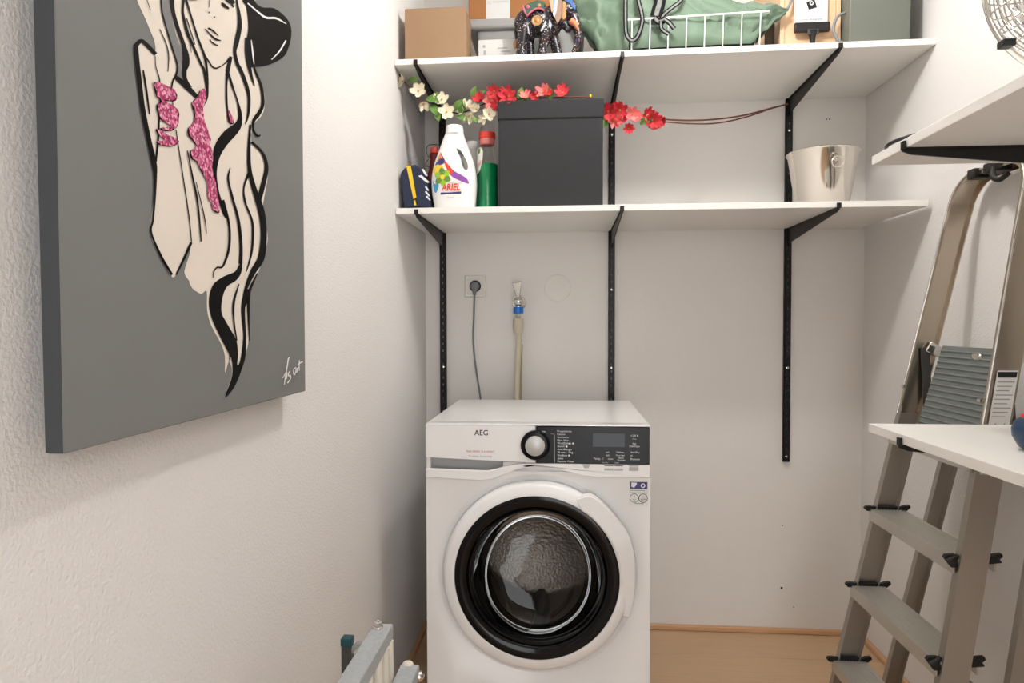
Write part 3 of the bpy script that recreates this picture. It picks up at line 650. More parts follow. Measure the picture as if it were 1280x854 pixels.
lb = MB().box((.258, -.2508, 2.105), (.336, -.2498, 2.30)).build('address_label', 'paper_white_shaded', bb)
text(MB(), 'Interactieve TV', .0135, lambda x, y: Vector((.297-x, -.2511, at(624, 1, 1, -.2511).z-y)), sx=.82).build('label_lettering', 'print_grey', lb)
zt = ZUT(.395)
wc = thing('white_carton', 'small white carton with grey marks in front of the grey tub', 'carton', (.32, -.33, zt))
MB().box((.246, -.362, zt+.0005), (.395, -.30, 1.998)).build('carton', 'paper_white_shaded', wc, bevel=.0015)
for px, py, w_, h_ in ((605, 58, .008, .008), (606, 66, .008, .014), (628, 60, .03, .003), (632, 64, .03, .003)):
    p = at(px, py, 1, -.3625); MB().box((p.x-w_/2, -.3628, p.z-h_/2), (p.x+w_/2, -.3618, p.z+h_/2)).build('printed_mark', 'print_grey', wc)

# elephant figurine
EY = -.402; ze = ZUT(.57)+.0004
ex = lambda px: at(px, 35, 1, EY).x
ez = lambda py: at(685, py, 1, EY).z
el = thing('elephant_figurine', 'black elephant figurine with dotted legs and colourful saddle cloth on the shelf edge', 'figurine', (.46, EY, ze))
b = MB()
def cap(p0, p1, r0, r1, k=8):
    p0, p1 = Vector(p0), Vector(p1)
    for i in range(k+1): b.sphere(p0.lerp(p1, i/k), r0+(r1-r0)*i/k, 14, 10)
b.sphere((ex(672), EY, ez(27)), (.058, .039, .046), 24, 16); b.sphere((ex(658), EY, ez(30)), (.038, .037, .045), 20, 14); b.sphere((ex(686), EY, ez(28)), (.036, .036, .044), 20, 14)
for px0, px1, s_ in ((655, 652, -.022), (660, 663, .022), (684, 678, -.021), (690, 698, .02)):
    cap((ex(px0), EY+s_, ez(38)), (ex(px1), EY+s_, ze+.013), .019, .0135)
    b.lathe((ex(px1), EY+s_, ze+.0002), (0, 0, 1), [(.0, 0), (.0165, .0), (.016, .012), (.013, .02)], 18)
cap((ex(692), EY, ez(20)), (ex(706), EY, ez(14)), .032, .030); b.sphere((ex(709), EY, ez(13)), (.030, .029, .034), 20, 14)
tr = cat_rom([(ex(714), EY, ez(16)), (ex(719), EY, ez(28)), (ex(722.5), EY, ez(42)), (ex(722), EY, ez(55)), (ex(717), EY, ze+.014)], 6)
for i, p in enumerate(tr): b.sphere(p, .019-.011*i/len(tr), 12, 8)
cap((ex(703), EY, ez(27)), (ex(710), EY, ez(38)), .016, .010)
body = b.build('body', 'elephant_dots', el, merge=False, fix=False)
md = body.modifiers.new('remesh', 'REMESH'); md.mode = 'VOXEL'; md.voxel_size = .0028; md.use_smooth_shade = True
md = body.modifiers.new('smooth', 'SMOOTH'); md.iterations = 4; md.factor = .5
for sy in (-1, 1):
    def ear(u, v, d, sy=sy): return Vector((ex(u), EY+sy*(.034+.010*max(0, (700-u)/10)+d), ez(v)))
    e1 = MB().prism([(688, 4), (698, 4), (703, 10), (702, 30), (697, 38), (692, 28), (688, 16)], ear, 0, .005).build('ear', 'ear_brown', el, bevel=.0012)
    MB().prism([(687.5, 5), (697, 6), (696, 22), (693, 31), (690, 22)], ear, .005, .0068).build('ear_inlay', 'mirror_white', e1)
    MB().prism([(689, 9), (694.5, 10), (693.5, 22), (691.6, 27)], ear, .0066, .0080).build('ear_inlay', 'gem_blue', e1)
    MB().prism([(687, 9), (691.5, 11), (692, 22), (690, 26)], ear, .0079, .0092).build('ear_inlay', 'gem_orange', e1)
    MB().lathe(Vector((ex(714), EY+sy*.026, ez(14.5))), (0, sy, 0), [(.0065, 0), (.0065, .002), (.003, .003), (0, .003)], 18).build('eye', 'mirror_white', el, smooth=True)
    MB().lathe(Vector((ex(714), EY+sy*.0285, ez(14.5))), (0, sy, 0), [(.0036, 0), (.003, .0016), (0, .0016)], 14).build('pupil', 'paint_black', el, smooth=True)
    MB().tube([(ex(714), EY+sy*.016, ez(30)), (ex(720), EY+sy*.019, ez(36)), (ex(723), EY+sy*.02, ez(44))], [.0105, .0075, .001], 12).build('tusk', 'gem_orange', el, smooth=True)
    MB().lathe(Vector((ex(671.5), EY+sy*.0385, ez(32.5))), (0, sy, 0), [(.0155, 0), (.0152, .002), (.012, .003), (.011, .0022), (.006, .0025), (.005, .004), (0, .004)], 26).build('medallion', 'gold', el, smooth=True)
    for q in (((682, 33), (684, 35), (678, 46), (676, 45)), ((687, 32), (690, 38), (689, 43), (686, 40)), ((660, 36), (662, 42), (663, 50), (661, 47))):
        MB().prism(list(q), lambda u, v, d, sy=sy: Vector((ex(u), EY+sy*(.038+d), ez(v))), -.006, .001).build('mirror_inlay', 'mirror_white', el)
    # saddle cloth flap
    MB().prism([(655, 16), (658, 12), (672, 7), (680, 9), (681, 21), (677, 18.5), (671, 18), (665, 22), (660, 28), (656, 22)], lambda u, v, d, sy=sy: Vector((ex(u), EY+sy*(.034+.05*max(0, (v-12)/90)+d), ez(v))), -.012, .003).build('saddle_cloth', 'gem_green', el)
    MB().tube([Vector((ex(u), EY+sy*(.039+.05*max(0, (v-12)/90)), ez(v))) for u, v in ((654, 14), (657, 22), (660, 28.5), (665, 22.5), (671, 18.5), (677, 19), (681, 22))], .0032, 8).build('cloth_trim', 'gem_pink', el, smooth=True)
    for u, v, mt in ((660.5, 15.5, 'gem_pink'), (674.5, 14.5, 'gold')): MB().sphere((ex(u), EY+sy*.040, ez(v)), (.0065, .003, .0065), 12, 8).build('stud', mt, el, smooth=True)
MB().prism([(655, 14), (660, 9.5), (668, 8), (676, 8.2), (682, 10), (680, 14), (668, 12), (658, 17)], lambda u, v, d: Vector((ex(u), d, ez(v))), EY-.03, EY+.03).build('saddle_top', 'gem_green', el)
MB().prism([(704, 2), (709, 1), (716, 8), (720, 16), (718, 20), (712, 12), (706, 8)], lambda u, v, d: Vector((ex(u), d, ez(v))), EY-.0305, EY+.0305).build('head_cloth', 'gem_blue', el, bevel=.002)
MB().prism([(703, 8), (707, 9), (708, 28), (704, 32), (702, 28)], lambda u, v, d: Vector((ex(u), d, ez(v))), EY-.0325, EY+.0325).build('neck_band', 'gold', el, bevel=.002)
MB().tube(cat_rom([(ex(647), EY, ez(26)), (ex(644.5), EY-.004, ez(36)), (ex(645.5), EY-.006, ez(48))], 6), [.004]*13, 8).build('tail', 'elephant_black', el, smooth=True)
MB().sphere((ex(644.5), EY-.006, ez(55)), (.0075, .006, .014), 12, 8).build('tail_tuft', 'gold', el, smooth=True)

# wire basket
wx = lambda px: at(px, 25, 1, -.43).x
zb0 = ZUT(.9)+.0015; BX0, BX1 = wx(790), wx(951); TX0, TX1 = BX0-.014, BX1+.022; BYF, BYB, BT = -.430, -.13, 2.012
bs = thing('wire_basket', 'white wire basket full of green tarpaulin on the upper shelf', 'basket', ((BX0+BX1)/2, -.28, zb0))
ring = lambda xa, xb, ya, yb, za, zb: [(xa, ya, za), (xb, ya, zb), (xb, yb, zb), (xa, yb, za)]
def loop(p, r): 
    mb = MB()
    for i in range(4): mb.tube([p[i], p[(i+1) % 4]], r, 8)
    for q in p: mb.sphere(q, r, 8, 6)
    return mb
loop(ring(TX0, TX1, BYF, BYB, BT, BT+.010), .0028).build('rim', 'wire_white', bs, smooth=True)
loop(ring(BX0, BX1, BYF+.012, BYB-.01, zb0+.001, zb0+.004), .002).build('base_ring', 'wire_white', bs, smooth=True)
for i in range(8):
    t = i/7; xb = BX0+(BX1-BX0)*t; xt = BX0+(BX1-BX0)*t
    for yt, yb in ((BYF, BYF+.012), (BYB, BYB-.01)):
        MB().tube([(xt, yt, BT+.010*t), (xb, yb, zb0+.001)], .0017, 6).build('wire', 'wire_white', bs, smooth=True)
for i in range(1, 6):
    yy = BYF+(BYB-BYF)*i/6
    for xt, xb, zt_ in ((TX0, BX0, BT), (TX1, BX1, BT+.01)): MB().tube([(xt, yy, zt_), (xb, yy, zb0+.001)], .0017, 6).build('wire', 'wire_white', bs, smooth=True)
    MB().tube([(BX0, yy, zb0+.001), (BX1, yy, zb0+.004)], .0017, 6).build('wire', 'wire_white', bs, smooth=True)

# tarpaulin
def lerp_tab(tab, x):
    if x <= tab[0][0]: return tab[0][1]
    for (a, va), (b_, vb) in zip(tab, tab[1:]):
        if x <= b_: t = (x-a)/(b_-a); t = t*t*(3-2*t); return va+(vb-va)*t
    return tab[-1][1]
ZB = [(.545, 2.07), (.575, 2.02), (.60, 1.985), (.625, 1.935), (.66, 1.926), (.70, 1.934), (1.06, 1.936), (1.10, 1.975), (1.14, 2.012), (1.172, 2.036)]
ZT = [(.545, 2.12), (.60, 2.19), (.85, 2.17), (.96, 2.115), (1.06, 2.085), (1.12, 2.062), (1.172, 2.044)]
YF = [(.545, -.33), (.62, -.365), (.70, -.405), (.75, -.418), (1.05, -.418), (1.10, -.41), (1.172, -.398)]
YB_ = [(.545, -.312), (.60, -.305), (.63, -.25), (.74, -.145), (1.05, -.145), (1.08, -.25), (1.12, -.374), (1.172, -.376)]
nu, nv = 130, 64; v = []; f = []
for i in range(nu+1):
    X = .545+(1.172-.545)*i/nu; zb_, zt_, yf, yb = (lerp_tab(T, X) for T in (ZB, ZT, YF, YB_)); yc, ry = (yf+yb)/2, (yb-yf)/2
    for j in range(nv+1):
        th = PI*j/nv; c, s_ = math.cos(th), math.sin(th); cc = math.copysign(abs(c)**.55, c); ss = s_**.62
        p = Vector((X, yc-ry*cc, zb_+(zt_-zb_)*ss))
        q = Vector((X*3.2+ss*1.6, p.y*3, p.z*4+X*2)); k = (1-abs(noise.noise(q*2.2)))**3*.018-.010+noise.noise(q*7)*.006+(1-abs(noise.noise(q*4.1+Vector((5, 1, 2)))))**4*.010-.004
        edge = min(1, ss*3+.15)*min(1, (zt_-zb_)/.06)
        nv_ = Vector((noise.noise(q*3+Vector((9, 0, 0)))*.4, -cc*1.0, ss)).normalized()
        d = nv_*k*edge
        if .70 < X < 1.1 and d.y < 0: d.y = min(0, max(d.y, -.004))
        v.append(p+d)
for i in range(nu):
    for j in range(nv): a = i*(nv+1)+j; f.append((a, a+1, a+nv+2, a+nv+1))
tp_ = MB().add(v, f).build('tarpaulin', 'tarp_green', off=(.86, -.28, ZUT(.86)), smooth=True)
tp_.modifiers.new('solid', 'SOLIDIFY').thickness = .0012
tag(tp_, 'crumpled green tarpaulin spilling out of the white wire basket', 'tarpaulin')

# patterned straps hanging over the basket
def ribbon(mb, pts, w, k=8, twist=0):
    P = cat_rom(pts, k); L = []; R = []
    for i, p in enumerate(P):
        t = (P[min(i+1, len(P)-1)]-P[max(i-1, 0)]).normalized(); s_ = t.cross(Vector((0, 1, 0))).normalized()*w/2
        s_ = s_*math.cos(twist*i/len(P))+Vector((0, 1, 0))*w/2*math.sin(twist*i/len(P)); L.append(p-s_); R.append(p+s_)
    return mb.strip(L, R)
SYF = -.4365
sp = lambda px, py, y=SYF: at(px, py, 1, y)
def strap(root, pts, w, y=SYF):
    P = [sp(a, b_, y) for a, b_ in pts]
    o = ribbon(MB(), P, w).build('strap', 'strap_black', root, solid=.0016, fix=False)
    ribbon(MB(), [p+Vector((0, -.0013, 0)) for p in P], w*.40).build('strap_pattern', 'strap_grey', o, solid=.0006, fix=False)
s1 = thing('patterned_strap', 'long black and white patterned strap looped over the basket end beside the elephant', 'strap', sp(790, 30))
strap(s1, [(782, -30), (782, 0), (782, 25), (783, 42), (788, 50), (794, 49), (799, 41), (803, 26), (801, 12), (798, 0), (796, -30)], .013)
MB().tube([sp(787, 50), sp(786.5, 57), sp(787, 63)], .0016, 6).build('loose_cord', 'strap_black', s1)
s2 = thing('knotted_strap', 'black and white patterned strap knotted over the middle of the basket rim', 'strap', sp(824, 25))
strap(s2, [(826, -30), (825, 0), (822, 12), (820, 20)], .034); strap(s2, [(858, -20), (851, 0), (842, 8), (831, 17), (826, 24)], .012, SYF-.003)
strap(s2, [(818, 22), (823, 27), (830, 25)], .020, SYF-.006); strap(s2, [(826, 26), (827, 36), (836, 43)], .012, SYF-.009); strap(s2, [(830, 24), (836, 28), (843, 36)], .013, SYF-.012)
# dark slats, wooden crate, packed tool, grey cable, grey-green bin
zt = ZUT(1.16)
sl = thing('slatted_rack', 'dark brown wooden slats standing between the basket and the light wood crate', 'rack', (1.13, -.28, zt))
for k in range(3): MB().box((1.118+.0125*k, -.355+.012*k, zt+.0004), (1.128+.0125*k, -.347+.012*k, 2.03)).build('slat', 'dark_wood', sl, bevel=.001)
MB().box((1.117, -.322, zt+.02), (1.153, -.316, zt+.036)).build('crosspiece', 'dark_wood', sl)
zt = ZUT(1.334)
cr = thing('wooden_crate', 'light wooden crate standing on end beside the grey-green bin', 'crate', (1.245, -.2, zt))
MB().box((1.158, -.365, zt+.0005), (1.170, -.06, 2.22)).build('side_panel', 'light_wood', cr, bevel=.001); MB().box((1.322, -.365, zt+.0005), (1.334, -.06, 2.22)).build('side_panel', 'light_wood', cr, bevel=.001)
MB().box((1.1705, -.357, zt+.0005), (1.3215, -.349, 2.22)).build('front_panel', 'light_wood', cr, bevel=.001)
MB().box((1.1705, -.072, zt+.0005), (1.3215, -.062, 2.22)).build('back_panel', 'light_wood', cr, bevel=.001)
ca = lambda px, py, y=-.372: at(px, py, 1, y)
zt = ZUT(1.334)
ck = thing('packed_tool', 'black handled tool on a white card leaning against the wooden crate', 'packaged tool', (1.245, -.375, zt))
p0, p1 = ca(993, 31), ca(1035, -20)
card = MB().box((p0.x, -.371, p0.z), (p1.x, -.3685, p1.z)).build('card', 'paper_white', ck)
p0, p1 = ca(1008, 10), ca(1020, -14); MB().prism([(1008, 3), (1018, -1), (1021, 9), (1011, 12)], lambda u, v, d: ca(u, v)+Vector((0, d, 0)), -.0008, .0005).build('printed_device', 'print_black', card)
MB().lathe(ca(1014.5, 4, -.3727), (0, -1, 0), [(.006, 0), (.006, .0006), (.003, .0006)], 16).build('printed_lens', 'print_white', card)
p0 = ca(1014, 25); text(MB(), 'schoon droog snel', .0085, lambda x, y: Vector((p0.x+x, -.3715, p0.z+y))).build('card_lettering', 'tool_blue', card)
p0, p1 = ca(992, 42), ca(1036, 29); MB().box((p0.x, -.386, p0.z), (p1.x, -.3715, p1.z)).build('tool_head', 'black_plastic', ck, bevel=.002)
p0, p1 = ca(1007, 46), ca(1021, 39); MB().box((p0.x, -.39, p0.z), (p1.x, -.386, p1.z)).build('clamp', 'dark_grey_metal', ck, bevel=.0015)
p0 = ca(1014, 46); MB().tube([(p0.x, -.382, p0.z+.012), (p0.x, -.382, p0.z-.006), (p0.x, -.382, zt+.001)], [.014, .0085, .0065], 12).build('tool_handle', 'black_plastic', ck, smooth=True)
cg = MB().tube(cat_rom([ca(u, v_, -.392) for u, v_ in ((1056, 16), (1047, 21), (1042, 34), (1045, 47), (1054, 54), (1062, 53))], 8), .0042, 10).build('grey_cable', 'cable_grey', off=ca(1050, 52, -.392), smooth=True)
tag(cg, 'looped grey cable tucked between the wooden crate and the grey-green bin', 'cable')
cg = MB().tube(cat_rom([ca(u, v_, -.385) for u, v_ in ((982, -18), (989, -6), (987, 6), (982, 12), (976, 10))], 8), .0042, 10).build('grey_cable', 'cable_grey', off=ca(985, 10, -.385), smooth=True)
tag(cg, 'loose grey cable end at the corner of the green tarpaulin', 'cable')
zt = ZUT(1.515)
gb_ = thing('storage_bin', 'grey-green plastic storage bin on the upper shelf by the ladder wall', 'bin', (1.43, -.22, zt))
MB().hexa([(1.338, -.417, zt+.0005), (1.508, -.417, zt+.0005), (1.508, -.02, zt+.0005), (1.338, -.02, zt+.0005), (1.338, -.42, 2.22), (1.511, -.42, 2.22), (1.511, -.018, 2.22), (1.338, -.018, 2.22)]).build('bin_body', 'green_grey', gb_, bevel=.004)
MB().box((1.3365, -.424, 2.205), (1.515, -.015, 2.23)).build('bin_rim', 'green_grey', gb_, bevel=.004)

# ================================================================== things on the lower shelf
z0 = ZLT
sb_ = thing('storage_box', 'black fabric storage box with lid on the lower shelf', 'storage box', (.4715, -.23, z0))
MB().box((.314, -.417, z0+.0005), (.629, -.05, 1.765)).build('box_body', 'black_fabric', sb_, bevel=.004)
MB().box((.311, -.421, 1.731), (.632, -.046, 1.791)).build('lid', 'black_fabric', sb_, bevel=.006, seg=3)

# white detergent bottle
ay = -.385; ax = lambda px: at(px, 210, 1, ay).x; az = lambda py: at(568, py, 1, ay).z
ar = thing('detergent_bottle', 'white detergent bottle with colourful flower label on the lower shelf', 'bottle', (ax(568), ay, z0))
sec = [(258.5, 545, 592, .036), (256, 543.5, 593.5, .039), (245, 541.5, 595, .041), (232, 540, 596, .042), (218, 540.5, 595.5, .041), (205, 543, 593, .039), (195, 546.5, 589.8, .036), (185, 550.5, 586, .032), (177, 553.5, 582.7, .027), (171, 555.8, 580.8, .024), (168.5, 557, 580, .023)]
fine = cat_rom([(a, b_, c) for a, b_, c, d in sec], 4); fd = cat_rom([(d, 0, 0) for a, b_, c, d in sec], 4)
zmin = az(258.5); zs = lambda py: z0+.0006+(az(py)-zmin)*((az(168)-z0)/(az(168)-zmin))
prof_a = [(zs(p.x), (ax(p.y)+ax(p.z))/2, (ax(p.z)-ax(p.y))/2, q.x) for p, q in zip(fine, fd)]
EXP = 2.6
def section(z, cx_, a, d, n=40):
    out = []
    for j in range(n):
        t = 2*PI*j/n; c, s_ = math.cos(t), math.sin(t)
        out.append(Vector((cx_+a*math.copysign(abs(c)**(2/EXP), c), ay+d*math.copysign(abs(s_)**(2/EXP), s_), z)))
    return out
v = []; f = []; nn = 40
for q in prof_a: v += section(*q)
for i in range(len(prof_a)-1):
    for j in range(nn): f.append((i*nn+j, i*nn+(j+1) % nn, (i+1)*nn+(j+1) % nn, (i+1)*nn+j))
f.append(tuple(range(nn-1, -1, -1))); f.append(tuple((len(prof_a)-1)*nn+j for j in range(nn)))
bo = MB().add(v, f).build('bottle_body', 'bottle_white', ar, smooth=True)
hole = cat_rom([(572.5, 189, 0), (577, 190, 0), (582, 197, 0), (586.5, 206, 0), (586.5, 213, 0), (583.5, 214, 0), (579.5, 208, 0), (577.5, 199, 0)], 5, True)
cut = MB().prism([(p.x, p.y) for p in hole], lambda u, w_, d: Vector((ax(u), d, zs(w_))), ay-.08, ay+.08).build('cut', 'bottle_white', ar)
md = bo.modifiers.new('hole', 'BOOLEAN'); md.object = cut; md.operation = 'DIFFERENCE'; md.solver = 'EXACT'
dg = bpy.context.evaluated_depsgraph_get(); me = bpy.data.meshes.new_from_object(bo.evaluated_get(dg)); bo.modifiers.clear(); bo.data = me
for p in me.polygons: p.use_smooth = True
me.set_sharp_from_angle(angle=math.radians(50)); bpy.data.objects.remove(cut)
MB().lathe((ax(568.4), ay, zs(168.6)), (0, 0, 1), [(.0, 0), (.0285, 0), (.0285, .002), (.0262, .022), (.0255, .0245), (.0235, .026), (0, .026)], 40).build('cap', 'bottle_white', ar, smooth=True)
def surf(px, py, lift=.0006):
    z, x = zs(py), ax(px); k = min(range(len(prof_a)), key=lambda i: abs(prof_a[i][0]-z)); _, cx_, a, d = prof_a[k]
    r = max(0, 1-abs((x-cx_)/a)**EXP)**(1/EXP); return Vector((x, ay-d*r-lift, z))
def decal(name, pts, mt, lift, k=3):
    q = [(p.x, p.y) for p in cat_rom([(a, b_, 0) for a, b_ in pts], k, True)] if k > 1 else pts
    # fan with inner rings so that it follows the curved bottle
    cx_ = sum(p[0] for p in q)/len(q); cy_ = sum(p[1] for p in q)/len(q); mb = MB(); rings = []
    n = len(q); v = [surf(cx_+(p[0]-cx_)*r, cy_+(p[1]-cy_)*r, lift) for r in (1, .66, .33) for p in q]+[surf(cx_, cy_, lift)]
    f = [(i*n+j, i*n+(j+1) % n, (i+1)*n+(j+1) % n, (i+1)*n+j) for i in range(2) for j in range(n)]+[(2*n+j, 2*n+(j+1) % n, 3*n) for j in range(n)]
    return mb.add(v, f).build(name, mt, ar, fix=False)
decal('label_wedge', [(553, 192), (557, 199), (561, 206), (553, 207.5), (546, 207)], 'label_violet', .0006, 1)
decal('label_wedge', [(552.5, 193), (556, 200), (548, 202)], 'label_orange', .0012, 1)
decal('label_sweep', [(559, 203), (567, 213), (577, 219), (585, 223.5), (588, 230), (579, 227.5), (568, 222), (562, 214)], 'label_purple', .0006)
decal('label_sweep', [(558, 203), (565, 210), (569, 217), (566, 219), (561, 212)], 'label_red', .0012)
decal('label_leaf', [(544, 208), (553, 207.5), (557, 210), (550, 215), (545, 218)], 'label_yellow', .0006)
decal('label_leaf', [(542.5, 224), (545, 229), (551, 230), (550, 236), (546.5, 240), (544, 234)], 'label_blue', .0006)
for k in range(6):
    a = k*PI/3+.4; c, s_ = math.cos(a), math.sin(a); P = [(2, -2), (7, -4.2), (11.3, 0), (7, 4), (2, 2.2)]
    decal('label_petal', [(556+(x*c-y_*s_)*.98, 222+(x*s_+y_*c)) for x, y_ in P], 'label_lime' if k % 2 else 'leaf_green', .0018, 2)
decal('label_flower_centre', [(556+3*math.cos(t*PI/4), 222+3*math.sin(t*PI/4)) for t in range(8)], 'label_yellow', .0024, 1)
text(MB(), 'ARIEL', 11, lambda x, y_: surf(566.3+x, 238-y_, .0020), sx=.82, shear=.12, bold=.03).build('brand_lettering', 'label_red', ar, fix=False)
decal('label_bar', [(553.5, 240), (579, 239.4), (579, 242), (553.5, 242.6)], 'label_violet', .0012, 1)
text(MB(), 'PROFESSIONAL', 2.4, lambda x, y_: surf(572+x, 230.4-y_, .0014)).build('small_lettering', 'print_grey', ar, fix=False)
text(MB(), '29 wash', 2.6, lambda x, y_: surf(565.5+x, 247-y_, .0014)).build('small_lettering', 'print_grey', ar, fix=False)

# green gel bottle
gy = -.34; gx = at(609, 210, 1, gy).x; gz = lambda py: at(609, py, 1, gy).z
gn = thing('gel_bottle', 'clear bottle of green washing gel with a red cap next to the black box', 'bottle', (gx, gy, z0))
R = .0335
MB().lathe((gx, gy, z0+.0006), (0, 0, 1), [(0, 0), (R-.003, 0), (R-.0012, .004), (R-.0012, .10), (R-.0012, gz(205)-z0-.004), (0, gz(205)-z0-.004)], 36).build('gel', 'gel_green', gn, smooth=True)
MB().lathe((gx, gy, z0+.0004), (0, 0, 1), [(R-.002, 0), (R, .006), (R, gz(208)-z0), (R-.003, gz(195)-z0), (.024, gz(184)-z0), (.0205, gz(179)-z0)], 36).build('bottle_shell', 'clear_plastic', gn, smooth=True)
MB().lathe((gx, gy, gz(182)), (0, 0, 1), [(.021, 0), (.0235, .003), (.024, .018), (.024, .020)], 32).build('cap_skirt', 'cap_pink', gn, smooth=True)
MB().lathe((gx, gy, gz(182)+.0195), (0, 0, 1), [(.0, 0), (.0262, 0), (.0268, .004), (.0262, .017), (.0255, .019), (.0, .019)], 32).build('cap', 'cap_red', gn, smooth=True)
MB().lathe((gx, gy, gz(182)+.038), (0, 0, 1), [(.0250, 0), (.0235, .012), (.0175, .024), (.016, .034), (0, .036)], 32).build('dosing_ball', 'clear_plastic', gn, smooth=True)
def gs(px, py, l=.001):
    x = at(px, py, 1, gy).x; d = max(-.98, min(.98, (x-gx)/(R+l))); return Vector((x, gy-(R+l)*math.sqrt(1-d*d), gz(py)))
def gdecal(name, pts, mt, l):
    q = pts; n = len(q); cx_ = sum(p[0] for p in q)/n; cy_ = sum(p[1] for p in q)/n
    MB().add([gs(p[0], p[1], l) for p in q]+[gs(cx_+(p[0]-cx_)*.5, cy_+(p[1]-cy_)*.5, l) for p in q]+[gs(cx_, cy_, l)], [(j, (j+1) % n, n+(j+1) % n, n+j) for j in range(n)]+[(n+j, n+(j+1) % n, 2*n) for j in range(n)]).build(name, mt, gn, fix=False)
gdecal('front_label', [(597, 188), (602, 187), (605.5, 192), (604.5, 205), (601, 216), (597, 220)], 'paper_white', .0008)
gdecal('label_leaf', [(598, 188), (602, 189), (601.5, 194), (598.5, 195)], 'leaf_green', .0014)
gdecal('label_sheet', [(597, 219), (601, 217), (603.5, 230), (604, 245), (600, 254), (597, 252)], 'label_green', .0008)
text(MB(), 'sil', 9, lambda x, y_: gs(600.5+x, 210-y_-x*.5, .0018), sx=.7).build('brand_lettering', 'label_red', gn, fix=False)
# second white bottle and red swing-top bottle behind
bx_ = at(590, 200, 1, -.25).x
w2 = thing('white_bottle', 'plain white plastic bottle standing behind the detergent and gel bottles', 'bottle', (bx_, -.25, z0))
MB().lathe((bx_, -.25, z0+.0005), (0, 0, 1), [(0, 0), (.035, 0), (.038, .006), (.038, .17), (.034, .195), (.022, .215), (.020, .222)], 36).build('bottle_body', 'bottle_white', w2, smooth=True)
MB().lathe((bx_, -.25, z0+.2215), (0, 0, 1), [(.0, 0), (.0215, 0), (.0215, .022), (.02, .0245), (0, .0245)], 30).build('cap', 'bottle_white', w2, smooth=True)
rx = at(543, 200, 1, -.22).x; rz = lambda py: at(543, py, 1, -.22).z
rb = thing('swing_top_bottle', 'dark red swing-top glass bottle behind the white detergent bottle', 'bottle', (rx, -.22, z0))
MB().lathe((rx, -.22, z0+.0005), (0, 0, 1), [(0, 0), (.03, 0), (.033, .006), (.033, .10), (.028, .135), (.0165, .175), (.0145, .20), (.017, .204), (.017, .216), (.013, .22)], 36).build('bottle_body', 'red_glass', rb, smooth=True)
MB().lathe((rx, -.22, z0+.2195), (0, 0, 1), [(0, 0), (.0135, 0), (.0145, .008), (.012, .018), (0, .02)], 24).build('stopper', 'cap_red', rb, smooth=True)
MB().tube(cat_rom([(rx-.019, -.22, z0+.206), (rx-.026, -.225, z0+.225), (rx-.020, -.23, z0+.243), (rx, -.232, z0+.246), (rx+.020, -.23, z0+.243), (rx+.026, -.225, z0+.225), (rx+.019, -.22, z0+.206)], 6), .0013, 6).build('wire_bail', 'dark_wood', rb, smooth=True)
MB().tube(cat_rom([(rx-.02, -.222, z0+.20), (rx-.027, -.232, z0+.185), (rx-.018, -.245, z0+.17), (rx+.018, -.245, z0+.17), (rx+.027, -.232, z0+.185), (rx+.02, -.222, z0+.20)], 6), .0013, 6).build('wire_lever', 'dark_wood', rb, smooth=True)
# navy pack with yellow stripe
ny = -.405; nx = lambda px: at(px, 230, 1, ny).x; nz = lambda py: max(z0+.0006, at(520, py, 1, ny).z)
nb = thing('navy_pack', 'navy blue soft pack with a yellow stripe beside the white detergent bottle', 'bag', (.055, ny+.05, z0))
MB().prism([(500.5, 216), (505, 210), (511, 206.5), (519, 205.5), (525, 209), (530, 220), (536, 238), (539, 258.5), (505, 258.5), (502, 240)], lambda u, v_, d: Vector((nx(u), ny+d, nz(v_))), 0, .13).build('pack_body', 'navy', nb, bevel=.010, seg=4)
MB().prism([(508, 207), (513.5, 207), (520.5, 247), (517, 250)], lambda u, v_, d: Vector((nx(u), ny+d, nz(v_))), -.0012, .004).build('yellow_stripe', 'yellow', nb, bevel=.0008)
MB().prism([(516.5, 249), (521, 247), (522.5, 256), (518, 257)], lambda u, v_, d: Vector((nx(u), ny+d, nz(v_))), -.0018, .003).build('stripe_end', 'black_plastic', nb)
MB().prism([(521, 255), (522.5, 255), (524, 261), (521, 261)], lambda u, v_, d: Vector((nx(u), ny+d-.0405, at(520, v_, 1, ny).z+.004)), -.001, .0005).build('stripe_tail', 'yellow', nb)
for a in (((523, 220), (527, 219), (536, 227), (534, 229)), ((527, 212), (529, 211), (534, 219), (532, 220)), ((531, 234), (533, 233), (536, 238), (535, 239)), ((531, 240), (533, 239), (537, 244.5), (536, 246)), ((532, 246), (534, 245), (538, 250), (537, 251))):
    MB().prism(list(a), lambda u, v_, d: Vector((nx(u), ny+d-.0005, nz(v_))), -.0008, .012).build('printed_bar', 'print_white', nb)
MB().tube(cat_rom([(nx(512), ny+.03, nz(206)), (nx(513), ny+.03, nz(196)), (nx(516), ny+.035, nz(192)), (nx(519), ny+.04, nz(198)), (nx(520), ny+.04, nz(206))], 6), .002, 6).build('carry_loop', 'clear_plastic', nb, smooth=True)

